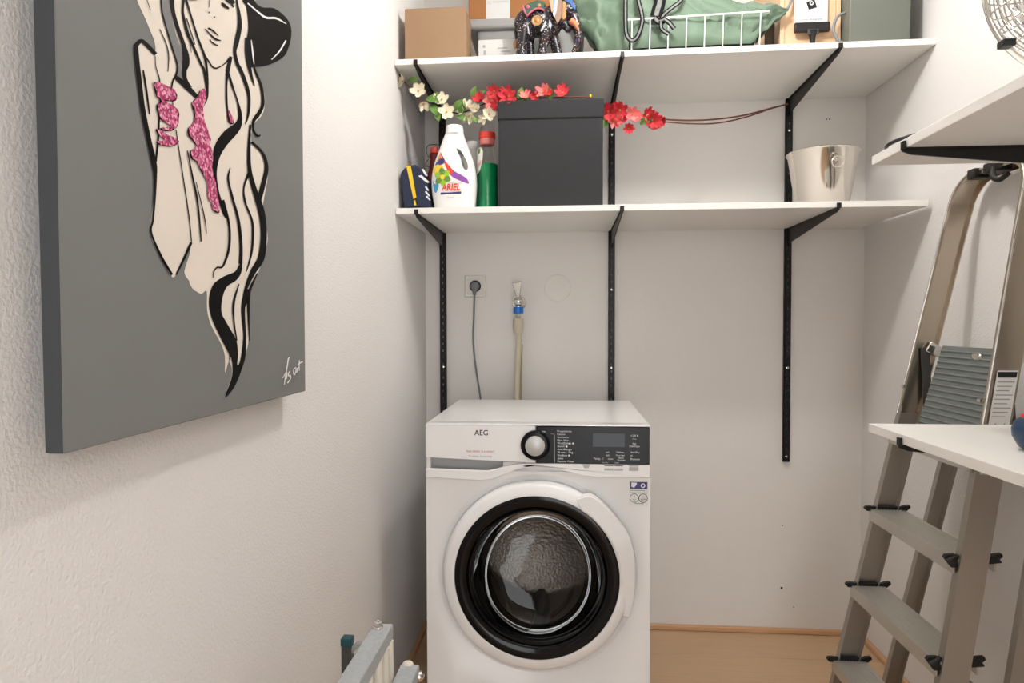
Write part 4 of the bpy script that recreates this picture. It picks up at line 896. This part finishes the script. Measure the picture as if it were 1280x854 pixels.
# steel bucket
bc = Vector((1.328, -.25, z0)); kt = thing('steel_bucket', 'polished steel ice bucket with ring handles on the lower shelf', 'bucket', bc)
HB = .183
MB().lathe(bc+Vector((0, 0, .0006)), (0, 0, 1), [(0, 0), (.070, 0), (.075, .003), (.0765, .008), (.1035, HB-.004), (.1075, HB-.002), (.1095, HB), (.1075, HB+.002), (.103, HB), (.076, .012), (0, .010)], 72).build('bucket_body', 'steel', kt, smooth=True)
for a in (-88, 92):
    c, s_ = math.cos(math.radians(a)), math.sin(math.radians(a)); rd = Vector((c, s_, 0)); tg = Vector((-s_, c, 0)); q = bc+rd*.0985+Vector((0, 0, .145))
    lug = MB().sphere(q, .0085, 14, 10).build('lug', 'steel', kt, smooth=True)
    MB().tube([q+rd*.006+tg*.0165*math.cos(t)+Vector((0, 0, -.012+.0165*math.sin(t)))+rd*.004 for t in (2*PI*i/28 for i in range(28))], .0022, 8, closed=True).build('ring_handle', 'steel', kt, smooth=True)

# ================================================================== flower garland
ga = thing('flower_garland', 'artificial garland of cream and red blossoms strung below the upper shelf', 'garland', at(640, 122, 1, -.36))
def gyd(px): return lerp_tab([(490, -.385), (530, -.365), (600, -.37), (640, -.385), (745, -.385), (765, -.36), (830, -.33), (900, -.22), (984, -.085)], px)
gp = lambda px, py, dy=0: at(px, py, 1, gyd(px)+dy)
MB().tube(cat_rom([gp(*q) for q in ((499, 93), (510, 108), (526, 126), (548, 136), (575, 141), (600, 132), (622, 123), (660, 122.5), (700, 121.5), (738, 122), (758, 131), (780, 146), (805, 149), (832, 150))], 6), .0022, 8).build('stem', 'stem_brown', ga, smooth=True)
MB().tube(cat_rom([gp(*q) for q in ((828, 149), (860, 150.5), (895, 149), (930, 144), (965, 135), (985, 130))], 6), .0027, 8).build('stem', 'stem_brown', ga, smooth=True)
MB().tube(cat_rom([gp(*q) for q in ((828, 152), (860, 154.5), (895, 154), (930, 147), (965, 135.5), (985, 130.5))], 6), .0023, 8).build('stem', 'stem_brown', ga, smooth=True)
def flower_mesh(name, mt, npet, cup, ruffle, seed):
    rr = random.Random(seed); mb = MB()
    for k in range(npet):
        a0 = 2*PI*k/npet+rr.uniform(-.12, .12); L = 1+rr.uniform(-.08, .08); wv = .62 if npet <= 5 else .48; lay = .0 if k % 2 else .08
        v = []; 
        for i in range(6):
            t = i/5; r = .10+.9*t*L; hw = wv*math.sin(PI*min(.86, .12+t*.80))*.62
            for j in range(5):
                s_ = (j-2)/2; notch = -.10*(1-abs(s_))*(t**6); ang = a0; x = r+notch; y = hw*s_
                z = cup*(t**1.5)+.13*s_*s_*t+lay+ruffle*math.sin(s_*5+k*2+t*6)*t
                v.append((x*math.cos(ang)-y*math.sin(ang), x*math.sin(ang)+y*math.cos(ang), z))
        mb.add(v, [(i*5+j, i*5+j+1, (i+1)*5+j+1, (i+1)*5+j) for i in range(5) for j in range(4)])
    o = mb.build(name, mt, None, smooth=True, fix=False, merge=False); me = o.data; bpy.data.objects.remove(o); return me
FM = {('w', 0): flower_mesh('blossom', 'petal_white', 5, .35, .03, 1), ('w', 1): flower_mesh('blossom', 'petal_white', 5, .75, .05, 2),
      ('r', 0): flower_mesh('blossom', 'petal_red', 7, .55, .10, 3), ('r', 1): flower_mesh('blossom', 'petal_red', 8, .9, .12, 4), ('p', 0): flower_mesh('blossom', 'petal_pink', 7, .6, .10, 5)}
o = MB().sphere((0, 0, .12), (.12, .12, .14), 8, 6).build('e', 'flower_eye', None, smooth=True); EYE = o.data; bpy.data.objects.remove(o)
lv = []
for i in range(7):
    t = i/6; hw = .30*math.sin(PI*min(.97, .06+t*.94))**.8
    for j in range(3): lv.append((t, hw*(j-1), .10*abs(j-1)+.16*math.sin(t*PI)))
o = MB().add(lv, [(i*3+j, i*3+j+1, (i+1)*3+j+1, (i+1)*3+j) for i in range(6) for j in range(2)]).build('l', 'leaf_green', None, smooth=True, fix=False); LEAF = o.data; bpy.data.objects.remove(o)
gl_ = root_loc(ga); rr = random.Random(11)
def place(name, me, pos, scale, face, spin, parent=ga):
    ob = bpy.data.objects.new(name, me); COL.objects.link(ob); ob.parent = parent; ob.location = pos-gl_
    ob.rotation_euler = (Vector(face).normalized().to_track_quat('Z', 'Y').to_matrix() @ Matrix.Rotation(spin, 3, 'Z')).to_euler(); ob.scale = (scale,)*3
    return ob
def blossom(k, px, py, dia, face=(0, -1, .1), dy=-.012):
    pos = gp(px, py, dy); ob = place('blossom', FM[k], pos, dia/2*.0029, face, rr.uniform(0, 6))
    e = bpy.data.objects.new('blossom_centre', EYE); COL.objects.link(e); e.parent = ob
def leaf(px, py, ln, ang, dy=-.008):
    pos = gp(px, py, dy); ob = bpy.data.objects.new('leaf', LEAF); COL.objects.link(ob); ob.parent = ga; ob.location = pos-gl_
    d = Vector((math.cos(ang), -.25, math.sin(ang))).normalized(); n_ = Vector((rr.uniform(-.3, .3), -1, .4)); y_ = n_.cross(d).normalized(); z_ = d.cross(y_)
    ob.rotation_euler = Matrix((d, y_, z_)).transposed().to_euler(); ob.scale = (ln*.0030,)*3
for a in ((504, 102, 16, (-.7, -.6, .1)), (523, 114, 18, (.1, -1, .1)), (529, 130, 13, (.3, -.6, -.7)), (552, 125, 17, (0, -1, .3)), (558, 140, 18, (.2, -1, -.1)), (584, 134, 14, (.4, -.8, .5)), (586, 145, 14, (.2, -.7, -.6)), (596, 137, 12, (-.3, -.9, .2)), (611, 143, 16, (.1, -1, -.1)), (605, 148, 11, (-.4, -.8, -.4)), (578, 139, 10, (-.5, -.8, 0))):
    blossom(('w', 0) if a[2] > 15 else ('w', 1), *a)
for i, a in enumerate(((618, 114, 14), (601, 126, 13), (613, 126, 15), (622, 131, 12), (635, 121, 19), (627, 125, 13), (657, 121, 12), (667, 121, 10), (679, 116, 15), (686, 119, 10), (704, 117, 16), (760, 139, 17), (775, 138, 18), (767, 151, 15), (777, 151, 15), (786, 161, 11), (790, 143, 15), (796, 149, 13), (809, 144, 15), (815, 150, 17), (820, 158, 15), (827, 152, 12), (769, 144, 13))):
    blossom(('p', 0) if i in (2, 6, 8, 13, 16, 17, 20) else ('r', i % 2), a[0], a[1], a[2]*1.12, (rr.uniform(-.5, .5), -1, rr.uniform(-.4, .5)), -.012-.010*rr.random())
for a in ((510, 102, 13, -.1), (533, 124, 16, -.4), (538, 132, 16, -1.0), (541, 128, 12, .9), (568, 140, 16, .7), (571, 146, 14, -.5), (576, 143, 14, 1.3), (592, 124, 13, 1.3), (597, 122, 11, .5), (650, 126, 13, 1.4), (649, 121, 12, -.6), (689, 124, 13, 1.8), (757, 148, 11, -1.7), (800, 156, 13, .3), (590, 146, 10, -.9), (546, 140, 12, -1.3), (618, 136, 10, -.4), (782, 157, 10, -.6)):
    leaf(*a)
bud = gp(738, 120, -.004); MB().sphere(bud, (.004, .004, .006), 10, 8).build('bud', 'yellow', ga, smooth=True)

# ================================================================== side shelf things
FC = Vector((1.366, -1.275, 1.682)); FN = Vector((-.28, -.96, .0)).normalized(); FR = .143
fn = thing('desk_fan', 'chrome wire-cage desk fan on the upper side shelf', 'fan', (FC.x, FC.y+.03, ZRU+TH))
fa = FN.orthogonal().normalized(); fb = FN.cross(fa)
def circ(r, h, k=56): return [FC+FN*h+(fa*math.cos(t)+fb*math.sin(t))*r for t in (2*PI*i/k for i in range(k))]
for sgn, nm in ((1, 'front_ring'), (-1, 'rear_ring')):
    for i in range(1, 17):
        r = FR*i/17; h = sgn*.062*math.sqrt(max(0, 1-(r/FR)**3)); MB().tube(circ(r, h), .0014, 6, closed=True).build(nm, 'fan_chrome', fn, smooth=True)
    for k in range(28):
        t = 2*PI*k/28; d = fa*math.cos(t)+fb*math.sin(t)
        MB().tube([FC+d*FR*q+FN*sgn*.062*math.sqrt(max(0, 1-q**3)) for q in (.2, .4, .6, .75, .87, .95, 1)], .0013, 6).build('spoke', 'fan_chrome', fn, smooth=True)
    MB().lathe(FC+FN*sgn*.06, FN*sgn, [(.032, 0), (.030, .004), (.01, .007), (0, .007)], 32).build('badge', 'fan_chrome', fn, smooth=True)
MB().tube(circ(FR, 0, 72), .0042, 10, closed=True).build('guard_hoop', 'fan_chrome', fn, smooth=True)
for k in range(4):
    t0 = PI/2*k; v = []
    for i in range(7):
        for j in range(5):
            q = .028+.082*i/6; t = t0+(j-2)*.26*(1-.1*i/6); d = fa*math.cos(t)+fb*math.sin(t); v.append(FC+d*q+FN*(j-2)*.009)
    MB().add(v, [(i*5+j, i*5+j+1, (i+1)*5+j+1, (i+1)*5+j) for i in range(6) for j in range(4)]).build('blade', 'fan_chrome', fn, smooth=True, solid=.0012)
MB().cyl(FC-FN*.03, FC+FN*.02, .027, 28).build('hub', 'fan_chrome', fn, smooth=True)
MB().lathe(FC-FN*.055, -FN, [(.0, 0), (.042, 0), (.044, .02), (.04, .075), (.02, .09), (0, .09)], 36).build('motor_housing', 'fan_chrome', fn, smooth=True)
fo = Vector((FC.x+.02, FC.y+.085, ZRU+TH))
MB().lathe(fo+Vector((0, 0, .0005)), (0, 0, 1), [(0, 0), (.085, 0), (.088, .006), (.080, .014), (.03, .022), (.014, .03)], 48).build('base', 'fan_chrome', fn, smooth=True)
MB().tube([fo+Vector((0, 0, .02)), fo+Vector((0, 0, .14)), FC-FN*.10+Vector((0, 0, -.03))], .011, 14).build('stem', 'fan_chrome', fn, smooth=True)
yk = [FC-FN*.03+Vector((math.cos(t)*.152, 0, math.sin(t)*.152)) for t in (math.radians(200+140*i/24) for i in range(25))]
MB().tube(yk, .005, 10).build('yoke', 'fan_chrome', fn, smooth=True)
q_ = FC+Vector((-.124, 0, -.107)); MB().box(q_-Vector((.010, .010, .006)), q_+Vector((.010, .010, .006))).build('guard_clip', 'black_plastic', fn, bevel=.002)
# black ring lying on the side shelf
lpz = ZRU+TH
o = MB().tube([Vector((1.185+.055*math.cos(t), -1.115+.045*math.sin(t), lpz+.0058+.008*(1+math.sin(t+2.2)))) for t in (2*PI*i/44 for i in range(44))], .0034, 10, closed=True).build('black_ring', 'black_plastic', off=(1.185, -1.115, lpz), smooth=True)
tag(o, 'black rubber ring lying at the end of the side shelf with the fan', 'ring')
# blue and red container on the worktop-height side shelf
tz0 = ZRL+TH; tc_ = Vector((1.262, -1.345, tz0))
tl = thing('blue_container', 'dark blue rounded container with red top on the worktop-height side shelf', 'container', tc_)
MB().lathe(tc_+Vector((0, 0, .0005)), (0, 0, 1), [(0, 0), (.022, 0), (.030, .006), (.0385, .022), (.0395, .034), (.036, .045), (.028, .052)], 40).build('container_body', 'tool_blue', tl, smooth=True)
MB().lathe(tc_+Vector((0, 0, .0505)), (0, 0, 1), [(0, 0), (.028, 0), (.027, .006), (.018, .012), (0, .014)], 36).build('red_top', 'tool_red', tl, smooth=True)

# ================================================================== aluminium stepladder
ld = thing('stepladder', 'aluminium stepladder with black step caps leaning folded against the wall', 'ladder', (1.30, -.825, 0))
XF = lambda z: 1.205+.200*z          # front edge of the rails
YC = lambda z: -.830+.020*z
HWD = lambda z: .240-.070*z
rd = .056
def rail_pt(side, z, dx=0, dy=0): return Vector((XF(z)+dx, YC(z)+side*(HWD(z)+dy), z))
ZTOP = 1.40
def channel(side, z0, z1, x_off, depth, fl, name, mt):
    mb = MB(); t = .0022
    for a, b_, c, d in ((0, depth, 0, t), (0, t, -fl, 0), (depth-t, depth, -fl, 0)):
        q = []
        for z in (z0, z1):
            q += [rail_pt(side, z, x_off+a, c), rail_pt(side, z, x_off+b_, c), rail_pt(side, z, x_off+b_, d), rail_pt(side, z, x_off+a, d)]
        mb.hexa(q)
    return mb.build(name, mt, ld, merge=False)
for side in (-1, 1):
    channel(side, .012, .90, 0, rd, .018, 'front_rail', 'aluminium')
    channel(side, .012, .86, .135, .042, .016, 'rear_leg', 'aluminium')
    for x0_ in (-.002, .133):
        p = rail_pt(side, .0); MB().hexa([(p.x+x0_, p.y-side*.022, 0), (p.x+x0_+.06-(.012 if x0_ > 0 else 0), p.y-side*.022, 0), (p.x+x0_+.06-(.012 if x0_ > 0 else 0), p.y+side*.005, 0), (p.x+x0_, p.y+side*.005, 0),
              (p.x+x0_+.006, p.y-side*.022, .03), (p.x+x0_+.064-(.012 if x0_ > 0 else 0), p.y-side*.022, .03), (p.x+x0_+.064-(.012 if x0_ > 0 else 0), p.y+side*.004, .03), (p.x+x0_+.006, p.y+side*.004, .03)]).build('foot', 'black_plastic', ld)
# hoop above the platform: a flat profile bent over the top
path = []
RC = .075
yt0, yt1 = YC(1.42)+HWD(1.42), YC(1.42)-HWD(1.42)
for z in (.88, 1.0, 1.15, 1.30, 1.385): path.append(Vector((XF(z), YC(z)+HWD(z)-.001, z)))
za = 1.405
for i in range(1, 10):
    t = PI/2*i/10; path.append(Vector((XF(za+RC*math.sin(t)), yt0-RC+RC*math.cos(t), za+RC*math.sin(t))))
for q in (0, .5, 1): path.append(Vector((XF(za+RC), yt0-RC+(yt1+RC-(yt0-RC))*q, za+RC)))
for i in range(1, 10):
    t = PI/2*(10-i)/10; path.append(Vector((XF(za+RC*math.sin(t)), yt1+RC-RC*math.cos(t), za+RC*math.sin(t))))
for z in (1.385, 1.30, 1.15, 1.0, .88): path.append(Vector((XF(z), YC(z)-HWD(z)+.001, z)))
mb = MB(); L = len(path); v = []; f = []
for i, p in enumerate(path):
    t = (path[min(i+1, L-1)]-path[max(i-1, 0)]).normalized(); n_ = Vector((1, 0, 0)).cross(t).normalized()   # outward in the hoop plane
    for dx, dn in ((0, -.011), (0, .0015), (rd, .0015), (rd, -.011), (rd-.0025, -.011), (rd-.0025, -.001), (.0025, -.001), (.0025, -.011)): v.append(p+Vector((dx, 0, 0))+n_*(-dn))
for i in range(L-1):
    for j in range(8): f.append((i*8+j, i*8+(j+1) % 8, (i+1)*8+(j+1) % 8, (i+1)*8+j))
f.append(tuple(range(8))); f.append(tuple((L-1)*8+j for j in range(8)))
mb.add(v, f).build('hoop', 'aluminium_bright', ld, merge=False)
MB().tube([p+Vector((-.0005, 0, 0)) for p in path], .0026, 8).build('edge_glint', 'chrome', ld, smooth=True)  # chrome bead added to give the hoop's front edge a bright glint
# steps
for k in range(1, 5):
    z = .208*k; y0_, y1_ = YC(z)+HWD(z)-.004, YC(z)-HWD(z)+.004; x0_ = XF(z)-.012
    sp_ = MB().box((x0_, y1_, z-.006), (x0_+.085, y0_, z)).box((x0_, y1_, z-.030), (x0_+.004, y0_, z-.006)).box((x0_+.081, y1_, z-.024), (x0_+.085, y0_, z-.006)).build('step', 'aluminium_step', ld, merge=False)
    gm = MB()
    for j in range(9): gm.box((x0_+.008+.008*j, y1_+.003, z), (x0_+.011+.008*j, y0_-.003, z+.0009))
    g_ = gm.build('tread_ribs', 'aluminium_step', sp_, merge=False); g_['kind'] = 'stuff'
    for yy in (y0_, y1_):
        s_ = 1 if yy == y0_ else -1
        cm = MB().prism([(-.016, -.004), (-.012, .002), (-.002, .003), (.008, .002), (.078, .002), (.084, .005), (.098, .007), (.100, .001), (.090, -.008), (-.010, -.010)], lambda u, v_, d: Vector((x0_+u, yy-s_*.012+s_*d, z+.006+v_)), 0, .010)
        cm.build('step_cap', 'black_plastic', sp_)
        if s_ < 0:
            MB().hexa([(x0_-.004, yy-.003, z-.018), (x0_+.010, yy-.003, z-.018), (x0_+.006, yy+.010, z-.012), (x0_-.006, yy+.010, z-.012), (x0_-.014, yy-.003, z-.002), (x0_+.010, yy-.003, z+.010), (x0_+.006, yy+.014, z+.011), (x0_-.016, yy+.014, z+.002)]).build('step_cap', 'black_plastic', sp_, bevel=.003)
            MB().hexa([(x0_+.070, yy-.004, z-.008), (x0_+.096, yy-.006, z-.004), (x0_+.096, yy+.008, z-.004), (x0_+.066, yy+.008, z-.010), (x0_+.066, yy-.006, z+.008), (x0_+.086, yy-.006, z+.010), (x0_+.086, yy+.008, z+.010), (x0_+.066, yy+.008, z+.008)]).build('step_cap', 'black_plastic', sp_, bevel=.003)
# folded platform
pf0, pf1 = Vector((1.402, 0, .845)), Vector((1.462, 0, 1.058)); ya, yb_ = -.690, -.965
pd = (pf1-pf0).normalized(); pn = Vector((-pd.z, 0, pd.x))
pl_ = MB().hexa([pf0+Vector((0, ya, 0)), pf0+Vector((0, yb_, 0)), pf0+Vector((0, yb_, 0))-pn*.02, pf0+Vector((0, ya, 0))-pn*.02, pf1+Vector((0, ya, 0)), pf1+Vector((0, yb_+.012, 0)), pf1+Vector((0, yb_+.012, 0))-pn*.02, pf1+Vector((0, ya, 0))-pn*.02]).build('platform', 'platform_grey', ld, bevel=.002)
rm = MB(); LP = (pf1-pf0).length
for i in range(15):
    a = pf0+pd*(LP*(i+.5)/15.5); rm.tube([a+Vector((0, ya-.004, 0)), a+Vector((0, yb_+.016, 0))], .0032, 6)
r_ = rm.build('platform_ribs', 'platform_grey', pl_, merge=False); r_['kind'] = 'stuff'
q = pf1-pd*.022+pn*.002; MB().sphere((q.x, -.845, q.z), (.006, .020, .010), 18, 10).build('platform_catch', 'chrome', pl_, smooth=True)
for side in (1, -1):
    p = rail_pt(side, 1.055, .03, -.012); MB().bar(p, p+Vector((.035, 0, -.02)), .006, .028).build('hinge', 'chrome', ld, bevel=.002)
    p = rail_pt(side, .93, .05, -.014); MB().bar(p+Vector((0, 0, .12)), p+Vector((.01, 0, -.06)), .004, .022, (1, 0, 0)).build('folding_arm', 'dark_grey_metal', ld, bevel=.001)
    p = rail_pt(side, .95, -.002, -.012); MB().cyl(p, p+Vector((0, .012, 0)), .005).build('rivet', 'chrome', ld, smooth=True)
# instruction sticker on the outside of the near rail
def stk(u, z, l=.0034): return Vector((XF(z)+u, YC(z)-HWD(z)-l, z))
sq = MB().add([stk(.008, .80), stk(.050, .80), stk(.050, 1.015), stk(.008, 1.015)], [(0, 1, 2, 3)]).build('sticker', 'paper_white', ld)
MB().add([stk(.010, 1.000, .0038), stk(.048, 1.000, .0038), stk(.048, 1.012, .0038), stk(.010, 1.012, .0038)], [(0, 1, 2, 3)]).build('sticker_heading', 'print_black', sq)
fp = MB()
for i in range(9):
    z = .990-.009*i; fp.add([stk(.012, z, .0038), stk(.046-.004*(i % 3), z, .0038), stk(.046-.004*(i % 3), z+.0022, .0038), stk(.012, z+.0022, .0038)], [(0, 1, 2, 3)])
for i, z in enumerate((.895, .868, .845)):
    for u in (.016, .034):
        fp.add([stk(u, z, .0038), stk(u+.011, z, .0038), stk(u+.0055, z+.012, .0038)], [(0, 1, 2)])
fp.build('sticker_print', 'print_grey', sq, merge=False)['kind'] = 'stuff'
# black clips on the hoop
for yy, w_ in ((-.745, .03), (-.815, .045)):
    p = Vector((XF(za+RC), yy, za+RC)); b = MB().box((p.x-.010, p.y-w_/2, p.z-.018), (p.x+.03, p.y+w_/2, p.z+.006)); b.build('hook_clip', 'black_plastic', ld, bevel=.003)
MB().tube(cat_rom([(XF(1.48)-.004, -.825, 1.474), (XF(1.48)-.016, -.84, 1.448), (XF(1.48)-.014, -.862, 1.436), (XF(1.48)-.008, -.882, 1.446)], 5), .006, 10).build('hook', 'black_plastic', ld, smooth=True)
MB().bar(rail_pt(1, .30, .15, 0), rail_pt(-1, .30, .15, 0), .03, .012).build('rear_brace', 'aluminium', ld)

# ================================================================== folded rack by the painting wall
rk = thing('folded_rack', 'folded grey metal rack with white tubes against the painting wall', 'rack', (.19, -1.55, 0))
def rbar(x, y0, y1, z, w_=.034, h_=.026): return MB().box((x-w_/2, y1, z-h_), (x+w_/2, y0, z)).build('grey_bar', 'galvanised', rk, bevel=.002)
rbar(.198, -1.312, -2.0, .588); rbar(.238, -1.283, -1.95, .502)
MB().lathe((.193, -1.330, .5878), (0, 0, 1), [(.0085, 0), (.0085, .003), (.007, .004), (.0078, .006), (.0075, .011), (.004, .012), (.003, .009), (0, .009)], 24).build('bolt', 'chrome', rk, smooth=True)
MB().lathe((.256, -1.293, .486), (1, 0, 0), [(.009, 0), (.009, .005), (.004, .009), (0, .009)], 20).build('bolt', 'chrome', rk, smooth=True)
MB().sphere((.234, -1.284, .5), (.011, .008, .009), 16, 10).build('end_cap', 'tube_white', rk, smooth=True)
MB().sphere((.206, -1.312, .566), (.008, .006, .013), 16, 10).build('end_cap', 'dark_grey_metal', rk, smooth=True)
for x, y_, zt_, xb in ((.211, -1.326, .564, .219), (.210, -1.352, .564, .215), (.209, -1.385, .564, .212), (.208, -1.44, .564, .21), (.204, -1.96, .564, .204), (.240, -1.30, .478, .244), (.238, -1.93, .478, .238)):
    MB().tube([(x, y_, zt_), (xb, y_, .0)], .0075, 12).build('tube', 'tube_white', rk, smooth=True)
MB().box((.1225, -1.318, 0), (.1400, -1.300, .548)).build('dark_post', 'dark_grey_metal', rk, bevel=.0015)
MB().box((.1215, -1.319, .546), (.1410, -1.299, .5605)).build('post_cap', 'teal', rk, bevel=.002)
MB().tube([(.138, -1.309, .535), (.150, -1.309, .548), (.185, -1.318, .553)], .005, 10).build('link', 'galvanised', rk, smooth=True)
